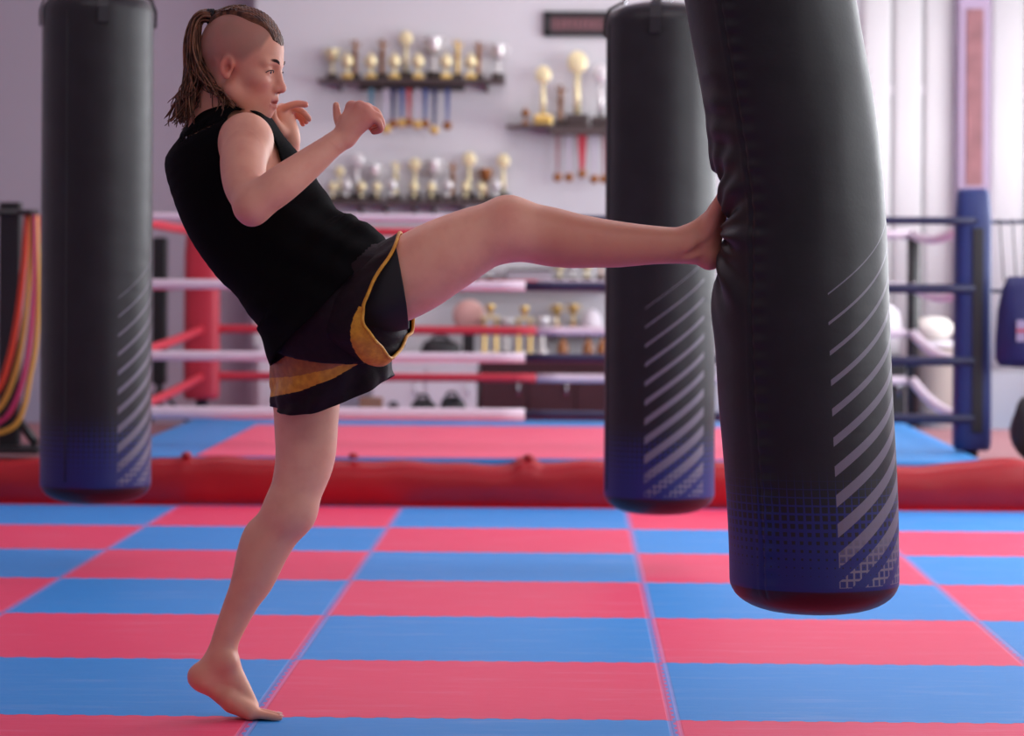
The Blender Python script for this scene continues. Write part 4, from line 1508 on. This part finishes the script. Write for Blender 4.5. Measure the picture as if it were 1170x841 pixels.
_, zS5 = shelf('low shelf behind the ring ropes, just under the shin of the raised leg', 505, 705, 321, .02, .20, M['grey_board'], (520, 690))
_, zS6 = shelf('narrow pale shelf above the maroon cabinet, carrying two gold cups', 624, 705, 377, .02, .20, M['grey_board'], (632,))

def trophy_kind(kind, mt, mb):
    t = bpy.data.objects.new('trophy', None)
    COL.objects.link(t)
    t['category'] = 'trophy'
    if kind == 'ball':          # squat cup with a domed lid
        MB().box((0, 0, .014), (.062, .062, .028), .004).build('base', mb, t, False)
        MB().lathe([(.022, .028), (.012, .036), (.007, .05), (.009, .062), (.006, .068)], seg=18).build('stem', mt, t)
        MB().lathe([(.006, .066), (.026, .074), (.036, .092), (.038, .108), (.036, .114), (.034, .114)], seg=22).build('cup', mt, t)
        MB().lathe([(.035, .114), (.030, .130), (.016, .142), (.005, .146), (.008, .153), (.004, .160)], seg=22).build('lid', mt, t)
    elif kind == 'cup':         # tall two-handled cup
        MB().lathe([(.045, 0), (.045, .045), (.040, .05), (.036, .05)], seg=20).build('base', mb, t)
        MB().lathe([(.028, .05), (.014, .06), (.009, .09), (.013, .105), (.008, .115), (.009, .135), (.006, .14)], seg=18).build('stem', mt, t)
        MB().lathe([(.008, .138), (.030, .150), (.042, .185), (.046, .225), (.052, .245), (.049, .245), (.040, .19), (.02, .155)], seg=24).build('cup', mt, t)
        for s in (-1, 1):
            MB().tube(spline([(s * .045, 0, .228), (s * .068, 0, .236), (s * .072, 0, .205), (s * .056, 0, .178), (s * .040, 0, .172)], 5), .004, 8).build('handle', mt, t)
    elif kind == 'figure':      # figurine on a column
        MB().box((0, 0, .02), (.075, .06, .04), .004).build('base', mb, t, False)
        MB().lathe([(.016, .04), (.016, .045), (.013, .05), (.013, .15), (.017, .155), (.022, .165), (.018, .17)], seg=18).build('column', mt, t)
        fg = MB()
        fg.tube([(0, 0, .17), (0, 0, .195), (.002, 0, .222), (.002, 0, .235)], [.010, .013, .015, .006], 12)
        fg.tube([(.002, 0, .232), (.002, 0, .243), (.002, 0, .254), (.002, 0, .258)], [.005, .011, .010, .003], 12)
        fg.tube([(-.012, 0, .222), (-.026, 0, .236), (-.022, 0, .256)], [.005, .0045, .004], 8)
        fg.tube([(.016, 0, .222), (.03, -.004, .218), (.036, -.004, .236)], [.005, .0045, .004], 8)
        fg.build('figurine', mt, t)
    elif kind == 'plate':       # round medallion on a stand
        MB().box((0, 0, .016), (.06, .045, .032), .004).build('base', mb, t, False)
        MB().tube([(0, 0, .032), (0, 0, .14)], [.010, .007], 10).build('stem', mt, t)
        d = MB().lathe([(.002, -.005), (.022, -.005), (.026, -.003), (.026, .003), (.022, .005), (.002, .005)], seg=28)
        d.v = [(x, z, y * 1.15 + .166) for x, y, z in d.v]
        d.build('medallion', mt, t)
    elif kind == 'pillars':     # two-column tower
        MB().box((0, 0, .025), (.11, .075, .05), .005).build('base', mb, t, False)
        for s in (-1, 1):
            MB().lathe([(.014, .05), (.010, .056), (.010, .225), (.014, .235)], (s * .034, 0, 0), 14).build('column', mt, t)
        MB().box((0, 0, .244), (.105, .06, .018), .004).build('deck', mb, t, False)
        MB().lathe([(.014, .253), (.007, .265), (.022, .285), (.027, .315), (.025, .318)], seg=18).build('cup', mt, t)
    return t
PROTO = {}
def trophy(kind, mt, mb, px, z, h, lab, group=None, Y=None, turn=0.0):
    H = {'ball': .16, 'cup': .245, 'figure': .258, 'plate': .195, 'pillars': .318}[kind]
    key = (kind, mt, mb)
    if key not in PROTO:
        PROTO[key] = trophy_kind(kind, M[mt], M[mb]); t = PROTO[key]
    else:
        t = copy_tree(PROTO[key])
    Y = Y or YS
    t.location = (P(px, 200, Y).x, Y, z + .0015)
    s = h / H
    t.scale = (s, s, s)
    t.rotation_euler = (0, 0, turn)
    t['label'] = lab
    if group: t['group'] = group
    elif 'group' in t: del t['group']
    return t
yf, yb_ = YW - .17, YW - .06
# top shelf: a front row of squat lidded cups, taller ones behind
for i, px in enumerate((396, 423, 450, 477, 509, 537)):
    trophy('ball', 'pale_gold', 'gold', px, zS1, .165, 'squat pale gold lidded cup in the front row of the top shelf', 'front cups on the top shelf', yf)
for px, k, m, h, l in ((379, 'cup', 'pale_gold', .19, 'pale gold two-handled cup at the end of the top shelf nearest the person'), (405, 'figure', 'bronze', .25, 'dark figurine trophy at the back of the top shelf, above the fist'),
                       (436, 'figure', 'bronze', .255, 'bronze figurine trophy at the back of the top shelf, second of its kind'), (463, 'plate', 'pale_gold', .30, 'tallest pale medallion trophy at the back of the top shelf'),
                       (495, 'cup', 'silver', .265, 'tall silver two-handled cup at the back of the top shelf'), (522, 'figure', 'gold', .25, 'gold figurine trophy at the back of the top shelf'),
                       (546, 'figure', 'bronze', .24, 'dark bronze figurine trophy near the bare end of the top shelf'), (569, 'cup', 'silver', .22, 'slim silver cup at the end of the top shelf toward the framed sign')):
    trophy(k, m, 'trophy_base', px, zS1, h, l, None, yb_)
# second shelf
for i, px in enumerate((380, 396, 413, 431, 448, 473, 493, 512, 532, 550, 567)):
    trophy('ball', ('pale_gold', 'silver', 'pale_gold')[i % 3], 'trophy_base', px, zS2, (.12, .14, .125)[i % 3], ('small cream lidded cup in the front row of the second shelf', 'small silver lidded cup in the front row of the second shelf')[i % 3 == 1], ('cream front cups on the second shelf', 'silver front cups on the second shelf')[i % 3 == 1], yf)
for px, k, m, h, l in ((388, 'plate', 'pale_gold', .21, 'pale medallion trophy behind the forearm on the second shelf'), (408, 'plate', 'silver', .29, 'silver medallion trophy standing tallest near the fist, second shelf'),
                       (428, 'cup', 'silver', .22, 'silver cup at the back of the second shelf beside the silver medallion'), (452, 'figure', 'pale_gold', .24, 'pale figurine trophy at the back of the second shelf'),
                       (474, 'plate', 'pale_gold', .26, 'pale medallion trophy in the middle of the second shelf'), (496, 'cup', 'silver', .25, 'silver cup in the middle of the second shelf'),
                       (517, 'figure', 'bronze', .24, 'bronze figurine trophy at the back of the second shelf'), (536, 'plate', 'pale_gold', .30, 'tall pale medallion trophy near the end of the second shelf'),
                       (555, 'cup', 'bronze', .20, 'bronze cup near the end of the second shelf'), (575, 'plate', 'pale_gold', .29, 'cream medallion trophy at the very end of the second shelf, above the knee')):
    trophy(k, m, 'trophy_base', px, zS2, h, l, None, yb_)
# shelf by the bag
trophy('plate', 'pale_gold', 'gold', 620, zS3, .36, 'tall cream medallion trophy with a gold foot on the short brown shelf')
trophy('ball', 'bronze', 'bronze', 600, zS3, .11, 'tiny bronze cup on the short brown shelf')
trophy('plate', 'pale_gold', 'trophy_base', 659, zS4, .46, 'tallest cream medallion trophy on the thick dark shelf, under the framed sign')
trophy('plate', 'silver', 'trophy_base', 686, zS4, .38, 'white medallion trophy on the thick dark shelf, touching the edge of the middle bag', None, YW - .1)
trophy('figure', 'bronze', 'trophy_base', 640, zS4, .26, 'dark bronze figurine trophy at the near end of the thick dark shelf', None, YW - .06)

def medal_rail(lab, x0, x1, py0, py1):
    a, b = P(x0, py0, YW - .1), P(x1, py1, YW - .1)
    t = thing('medal_rail', lab, 'rail', ((a.x + b.x) / 2, YW - .1, b.z))
    MB().box(((a.x + b.x) / 2, YW - .09, (a.z + b.z) / 2), (b.x - a.x, .02, a.z - b.z), .003).build('rail_board', M['wood_dark'], t, False, t.location)
    MB().tube([(a.x, YW - .108, b.z + .012), (b.x, YW - .108, b.z + .012)], .004, 8).build('hook_bar', M['black_metal'], t, True, t.location)
    return b.z
zr1 = medal_rail('dark rail of hanging medals under the top trophy shelf', 410, 531, 96, 104)
RIB = {'blue': mat('ribbon_blue', S(58, 78, 140), .6), 'red': mat('ribbon_red', S(180, 46, 62), .6), 'pale': mat('ribbon_pale', S(190, 182, 196), .6), 'brown': mat('ribbon_brown', S(150, 110, 112), .6), 'teal': mat('ribbon_teal', S(70, 130, 150), .6), 'navy': mat('ribbon_navy', S(44, 50, 96), .6)}
def medal(px, ztop, pyb, rib, mt, lab, w=.014, group=None):
    zb = P(px, pyb, YW - .1).z
    x = P(px, 200, YW - .1).x
    t = thing('medal', lab, 'medal', (x, YW - .128, zb), 0, group)
    m = MB()
    for s in (-1, 1):
        v = []
        for q in range(9):
            u = q / 8
            xx = x + s * w * .55 * (1 - u) 
            zz = ztop + (zb + .02 - ztop) * u
            for o, d in ((-w / 2, 0), (w / 2, 0), (w / 2, .0015), (-w / 2, .0015)):
                v.append((xx + o, YW - .128 - d - .002 * (s > 0), zz))
        f = [(q * 4 + e, q * 4 + (e + 1) % 4, q * 4 + 4 + (e + 1) % 4, q * 4 + 4 + e) for q in range(8) for e in range(4)]
        m.add(v, f)
    m.build('ribbon_cord', RIB[rib], t, False, t.location)
    d = MB().lathe([(.002, -.003), (.025, -.003), (.028, -.0015), (.028, .0015), (.025, .003), (.002, .003)], seg=22)
    d.v = [(a + x, c + YW - .132, b + zb - .004) for a, b, c in d.v]
    d.build('disc', M[mt], t, True, t.location)
    return t
spec = [(424, 'teal', 140, 'dark teal'), (441, 'pale', 147, 'pale'), (449, 'navy', 141, 'navy'), (459, 'blue', 140, 'blue'), (467, 'red', 139, 'red'), (477, 'pale', 142, 'grey'), (486, 'blue', 141, 'mid blue'), (496, 'navy', 148, 'long navy'), (511, 'blue', 143, 'last blue')]
for i, (px, r, pyb, nm) in enumerate(spec):
    medal(px, zr1 + .012, pyb, r, ('bronze', 'gold')[i % 2], 'medal on a %s ribbon hanging from the rail under the top trophy shelf' % nm)
for px, r, pyb, l in ((637, 'brown', 202, 'thin brown ribbon, nearest the short brown shelf'), (650, 'pale', 202, 'pale ribbon beside the red one'), (665, 'red', 198, 'broad red ribbon'), (679, 'pale', 204, 'pale ribbon against the bag side'), (690, 'brown', 204, 'brown ribbon half behind the bag')):
    medal(px, zS4 - .045, pyb, r, 'bronze', 'medal on a %s, under the thick dark shelf' % l, .028 if r == 'red' else .012)

# framed sign, its lettering long since unreadable at this distance
a, b = P(621, 13, YW - .02), P(727, 42, YW - .02)
sg = thing('framed_sign', 'black framed sign with dull red lettering high on the wall beside the middle bag', 'sign', ((a.x + b.x) / 2, YW - .02, b.z))
cx, cz, w_, h_ = (a.x + b.x) / 2, (a.z + b.z) / 2, b.x - a.x, a.z - b.z
fr = MB()
for x, z, dx, dz in ((cx, a.z - .016, w_, .032), (cx, b.z + .016, w_, .032), (a.x + .022, cz, .044, h_), (b.x - .022, cz, .044, h_)):
    fr.box((x, YW - .02, z), (dx, .032, dz), .004)
fr.build('frame', M['black_metal'], sg, False, sg.location)
MB().box((cx, YW - .012, cz), (w_ - .06, .014, h_ - .05), .001).build('sign_panel', mat('sign_panel', S(92, 62, 66), .5), sg, False, sg.location)
x = a.x + .075
mlet = mat('sign_lettering', S(140, 92, 96), .5)
while x < b.x - .08:                       # worn strokes: the words cannot be read
    wq = rng.uniform(.018, .030)
    MB().box((x, YW - .021, cz + rng.uniform(-.004, .004)), (wq * .45, .004, .050), .001).build('worn_letter', mlet, sg, False, sg.location)
    x += wq + .012

# cabinets behind the ring
def cabinet(nm, lab, x0, x1, pytop, Y, depth, m, doors):
    a, b = P(x0, pytop, Y), P(x1, pytop, Y)
    w_ = b.x - a.x
    t = thing(nm, lab, 'cabinet', ((a.x + b.x) / 2, Y + depth / 2, 0))
    MB().box(((a.x + b.x) / 2, Y + depth / 2, (a.z - .03) / 2 + .03), (w_ - .01, depth, a.z - .09), .004).box(((a.x + b.x) / 2, Y + depth / 2, .04), (w_ - .06, depth - .06, .08), .002).build('carcass', m, t, False, t.location)
    MB().box(((a.x + b.x) / 2, Y + depth / 2 - .005, a.z - .015), (w_ + .01, depth + .02, .03), .004).build('top', m, t, False, t.location)
    for i in range(doors):
        dw = w_ / doors
        cxd = a.x + dw * (i + .5)
        d = MB().box((cxd, Y - .008, (a.z + .05) / 2), (dw - .012, .018, a.z - .14), .003).build('door', m, t, False, t.location)
        MB().tube([(cxd + dw * .32, Y - .03, a.z * .6), (cxd + dw * .32, Y - .03, a.z * .6 + .08)], .005, 8).build('handle', M['chrome'], d, True, t.location)
    return a.z
YC = 17.15
zc1 = cabinet('white_cabinet', 'pale grey cabinet under the raised thigh, behind the ring ropes', 425, 546, 413, YC, .45, M['white_paint'], 2)
zc2 = cabinet('maroon_cabinet', 'dark maroon cabinet behind the ring ropes beside the middle bag', 548, 712, 413, YC, .45, M['cabinet'], 3)
YCT = YC + .16
trophy('pillars', 'gold', 'pale_gold', 561, zc2, .335, 'tall gold two-column trophy on the maroon cabinet, beside the pale cabinet', None, YCT)
trophy('pillars', 'gold', 'pale_gold', 600, zc2, .325, 'tall gold two-column trophy in the middle of the maroon cabinet', None, YCT)
trophy('cup', 'silver', 'trophy_base', 580, zc2, .25, 'silver cup between the two gold column trophies', None, YCT + .1)
trophy('cup', 'silver', 'silver', 621, zc2, .26, 'silver cup beside the brown bottles on the maroon cabinet', None, YCT + .1)
trophy('cup', 'gold', 'bronze', 637, zS6, .15, 'gold cup on the narrow pale shelf, first from its open end')
trophy('cup', 'gold', 'bronze', 656, zS6, .155, 'gold cup on the narrow pale shelf, beside the white cap')
def bottle(px, lab):
    x = P(px, 400, YCT).x
    t = thing('bottle', lab, 'bottle', (x, YCT - .05, zc2))
    MB().lathe([(.03, .0015), (.034, .008), (.034, .085), (.026, .105), (.013, .118), (.013, .14)], (x, YCT - .05, zc2), 20).build('glass', mat('amber_glass', S(150, 92, 44), .2), t, True, t.location)
    MB().lathe([(.0145, .1405), (.0145, .158), (.010, .16)], (x, YCT - .05, zc2), 16).build('cap', M['trophy_base'], t, True, t.location)
for px, l in ((643, 'amber bottle on the maroon cabinet under the gold cups'), (672, 'amber bottle on the maroon cabinet under the white cap'), (688, 'amber bottle on the maroon cabinet half behind the middle bag')):
    bottle(px, l)
x = P(676, 370, YS).x
cp = thing('cap', 'white peaked cap lying on the narrow pale shelf', 'cap', (x, YS, zS6))
MB().lathe([(.062, .002), (.066, .03), (.058, .08), (.036, .115), (.005, .13)], (x, YS, zS6), 24).build('crown', M['white_paint'], cp, True, cp.location)
MB().lathe([(.030, .002), (.052, .006), (.050, .012), (.028, .010)], (x, YS - .055, zS6), 20, 1.15, .7).build('peak', M['red_pad'], cp, True, cp.location)
# things on the low shelf
x = P(605, 320, YS).x
bx = thing('storage_box', 'grey storage box on the low shelf under the shin', 'box', (x, YS, zS5))
MB().box((x, YS, zS5 + .032), (.27, .16, .06), .006).build('box_body', M['grey_board'], bx, False, bx.location)
MB().box((x, YS, zS5 + .070), (.28, .17, .012), .004).build('lid', M['trophy_base'], bx, False, bx.location)
for i, (px, k, m, h, l) in enumerate(((640, 'ball', 'pale_gold', .15, 'small cream cup on the low shelf next to the grey box'), (655, 'ball', 'silver', .14, 'small silver cup on the low shelf under the shin'), (671, 'ball', 'pale_gold', .16, 'small pale gold cup on the low shelf near the bag'),
                                       (687, 'cup', 'bronze', .17, 'bronze cup on the low shelf against the middle bag'), (560, 'ball', 'silver', .15, 'small silver cup on the low shelf below the knee'), (543, 'cup', 'silver', .17, 'silver two-handled cup on the low shelf under the thigh'))):
    trophy(k, m, 'trophy_base', px, zS5, h, l)
# drum pad and dark kit on the pale cabinet
x = P(535, 356, YCT).x
dr = thing('target_pad', 'round beige target pad standing on the pale cabinet beneath the thigh', 'pad', (x, YCT + .08, zc1))
d = MB().lathe([(.002, -.03), (.085, -.03), (.098, -.015), (.098, .015), (.085, .03), (.002, .03)], seg=28)
d.v = [(a + x, c + YCT + .08, b + zc1 + .27) for a, c, b in [(q[0], q[2], q[1]) for q in d.v]]
d.build('pad_face', mat('pad_beige', S(206, 160, 150), .5), dr, True, dr.location)
MB().box((x, YCT + .085, zc1 + .0875), (.07, .05, .17), .01).build('pad_stand', M['dark_vinyl'], dr, False, dr.location)
def kit(nm, lab, px, w_, h_, Y, z, m):
    """a slumped soft bag: puffed body, zip seam and a handle"""
    x = P(px, 400, Y).x
    t = thing(nm, lab, 'bag', (x, Y, z))
    v, f = [], []
    n, k = 26, 12
    for i in range(k + 1):
        a = PI * i / k
        for j in range(n):
            q = 2 * PI * j / n
            r = math.sin(a) ** .6
            ex = math.copysign(abs(math.cos(q)) ** .7, math.cos(q)); ey = math.copysign(abs(math.sin(q)) ** .7, math.sin(q))
            zz = (1 - math.cos(a)) / 2
            v.append((x + w_ / 2 * r * ex * (1 + .06 * math.sin(q * 3 + i)), Y + w_ * .3 * r * ey, z + .001 + h_ * .82 * zz * (1 + .08 * math.sin(q * 2 + px))))
    for i in range(k):
        for j in range(n):
            f.append((i * n + j, i * n + (j + 1) % n, (i + 1) * n + (j + 1) % n, (i + 1) * n + j))
    mesh_obj('bag_pouch', v, f, m, t, True, t.location)
    MB().tube(spline([(x - w_ * .22, Y - .02, z + h_ * .74), (x - w_ * .15, Y - .03, z + h_ * .98), (x + w_ * .15, Y - .03, z + h_ * .98), (x + w_ * .22, Y - .02, z + h_ * .74)], 6), .009, 8).build('carry_handle', m, t, True, t.location)
kit('kit_bag', 'slumped black kit bag on the pale cabinet, beneath the thigh', 503, .24, .15, YCT, zc1, M['dark_vinyl'])
kit('kit_bag', 'black kit bag on the ring deck beyond the blue corner pad', 1188, .26, .36, YA - .35, RZ, M['dark_vinyl'])
# dark kit and a brown box on the back of the deck
for px, w_, h_, l in ((450, .10, .13, 'smallest black kit bag behind the bottom rope, next to the brown box'), (484, .155, .175, 'middle one of three black kit bags lying behind the bottom rope'), (517, .15, .19, 'largest black kit bag behind the bottom rope, closest to the maroon cabinet')):
    kit('kit_bag', l, px, w_, h_, YB + .11, RZ - .018, M['dark_vinyl'])
x = P(424, 460, YB + .1).x
cb = thing('cardboard_box', 'small brown cardboard box behind the bottom rope beside the shorts', 'box', (x, YB + .1, RZ - .018))
M['card'] = mat('cardboard', S(150, 106, 84), .8, 0, .1, 20)
MB().box((x, YB + .1, RZ - .018 + .08), (.13, .10, .16), .003).build('carton', M['card'], cb, False, cb.location)
MB().box((x, YB + .1, RZ - .018 + .162), (.025, .102, .004), .001).build('tape', mat('tape', S(190, 160, 130), .4), cb, False, cb.location)

# speaker-style tripod stand behind the red corner
Yt = 16.75
x = P(183, 300, Yt).x
st = thing('tripod_stand', 'black tripod stand behind the ring ropes beside the red corner pad', 'stand', (x, Yt, 0))
MB().box((x, Yt, P(183, 355, Yt).z), (.085, .08, P(183, 272, Yt).z - P(183, 440, Yt).z), .012).build('stand_body', M['black_metal'], st, False, st.location)
MB().tube([(x, Yt, .2), (x, Yt, P(183, 435, Yt).z)], .02, 12).build('pole', M['black_metal'], st, True, st.location)
for a in (.3, 2.4, 4.5):
    MB().tube([(x, Yt, P(183, 443, Yt).z), (x + .30 * math.cos(a), Yt + .14 * math.sin(a), .012)], .012, 8).build('leg', M['black_metal'], st, True, st.location)
tr = P(303, 430, YW - .02)
struct(MB().box((tr.x, YW - .03, .30), (.075, .055, .60), .006).build('trim_2', M['white_paint'], None, False))

# behind the ropes on the window side: bin with a cushion, dark cupboard
Yq = 17.0
x = P(1069, 440, Yq).x
bn = thing('laundry_bin', 'beige round bin behind the ropes between the dark post and the blue corner pad', 'bin', (x, Yq, 0))
zt_ = P(1069, 392, Yq).z
MB().lathe([(.10, 0), (.115, .01), (.125, zt_ * .5), (.132, zt_ - .02), (.136, zt_ - .01), (.134, zt_), (.125, zt_)], (x, Yq, 0), 28).build('bin_body', mat('bin_beige', S(170, 158, 150), .6), bn, True, bn.location)
MB().lathe([(.137, zt_ - .02), (.14, zt_ + .004), (.125, zt_ + .012), (.02, zt_ + .018)], (x, Yq, 0), 28).build('bin_lid', M['white_paint'], bn, True, bn.location)
cu = MB().lathe([(.02, .0), (.09, .008), (.125, .05), (.12, .09), (.08, .125), (.02, .135)], (x - .02, Yq, zt_ + .019), 26)
cu = cu.build('cushion', mat('cushion_cream', S(232, 226, 216), .7, 0, .05, 8, .3, 12), None, True)
tag(cu, 'cream round cushion lying on top of the beige bin', 'cushion')
a, b = P(1008, 330, Yq), P(1040, 330, Yq)
zc3 = cabinet('dark_cupboard', 'black cupboard behind the ropes beside the dark ring post', 985, 1036, 408, Yq - .15, .4, M['dark_vinyl'], 1)
x = P(1014, 380, Yq).x
pk = MB().lathe([(.04, .0), (.085, .01), (.09, .16), (.07, .26), (.03, .30), (.005, .305)], (x, Yq + .05, zc3 + .002), 24, 1.0, .6)
pk = pk.build('white_bundle', M['white_paint'], None, True)
tag(pk, 'white wrapped bundle standing on the black cupboard by the kicked bag', 'bundle')

# ------------------------------------------------------------------ band rack at the near edge of the deck
YR = 13.45
rk = thing('band_rack', 'dark metal rack at the edge of the ring holding coloured exercise bands', 'rack', (P(12, 500, YR).x, YR, RZ))
xa, xb2 = P(-120, 300, YR).x, P(12, 300, YR).x
zT = P(12, 231, YR).z
for xx in (xb2, xa):
    MB().box((xx, YR, (zT + RZ) / 2 + .006), (.10, .07, zT - RZ - .012), .008).build('upright', M['black_metal'], rk, False, rk.location)
    MB().box((xx + .05, YR - .05, RZ + .025), (.24, .30, .03), .006).build('foot', M['black_metal'], rk, False, rk.location)
zbar = P(30, 243, YR).z
MB().tube([(xa - .1, YR - .055, zbar + .0), (P(46, 243, YR).x, YR - .055, zbar)], .014, 12).build('crossbar', M['black_metal'], rk, True, rk.location)
MB().tube([(xb2 + .03, YR - .0, RZ + .17), (P(42, 530, YR).x, YR - .02, RZ + .05)], .022, 10).build('brace', M['black_metal'], rk, True, rk.location)
bands = [('orange', S(214, 66, 34), 31, 460, 0.0, .0145, 'orange red exercise band hanging from the dark rack, innermost'), ('yellow', S(214, 158, 62), 37.5, 478, .012, .0115, 'yellow exercise band hanging between the orange and crimson bands'),
         ('crimson', S(158, 34, 48), 44, 500, .0, .0125, 'crimson exercise band hanging outside the yellow band on the rack'), ('gold', S(196, 146, 56), 43.5, 512, .026, .012, 'mustard yellow exercise band, lowest loop on the rack'), ('magenta', S(166, 30, 84), 40, 492, .03, .0105, 'magenta exercise band behind the mustard loop on the rack')]
BP = {'orange': [(31, 243), (27, 300), (20, 360), (10, 410), (-4, 447), (-27, 462)], 'yellow': [(36, 243), (34, 300), (29, 360), (21, 410), (9, 448), (-5, 470), (-27, 480)],
      'crimson': [(44, 243), (41, 310), (36, 370), (29, 420), (19, 455), (5, 478), (-27, 490)], 'gold': [(41, 243), (44, 330), (41, 390), (34, 430), (28, 462), (18, 484), (0, 494), (-27, 498)],
      'magenta': [(39, 243), (38, 330), (33, 390), (26, 430), (15, 462), (0, 482), (-27, 492)]}
for xx in (38, -92):
    c = P(xx, 243, YR)
    MB().box((c.x, YR - .13, zbar - .002), (.07, .17, .02), .006).build('peg', M['black_metal'], rk, False, rk.location)
for i, (nm, c, px, pyb, dy, r, l) in enumerate(bands):
    m = mat('band_' + nm, c, .5)
    yb2 = YR - .088 - i * .030
    half = [P(x, y, yb2) for x, y in BP[nm]]
    dz = zbar - .0145 - half[0].z
    for k, q in enumerate(half):
        q.z += dz * (1 - k / (len(half) - 1))
    xm = half[-1].x
    full = half + [Vector((2 * xm - q.x, q.y, q.z)) for q in half[-2::-1]]
    o = MB().tube(spline(full, 6), r, 10).build('exercise_band', m, None, True)
    tag(o, l, 'exercise band', 'exercise bands on the rack')
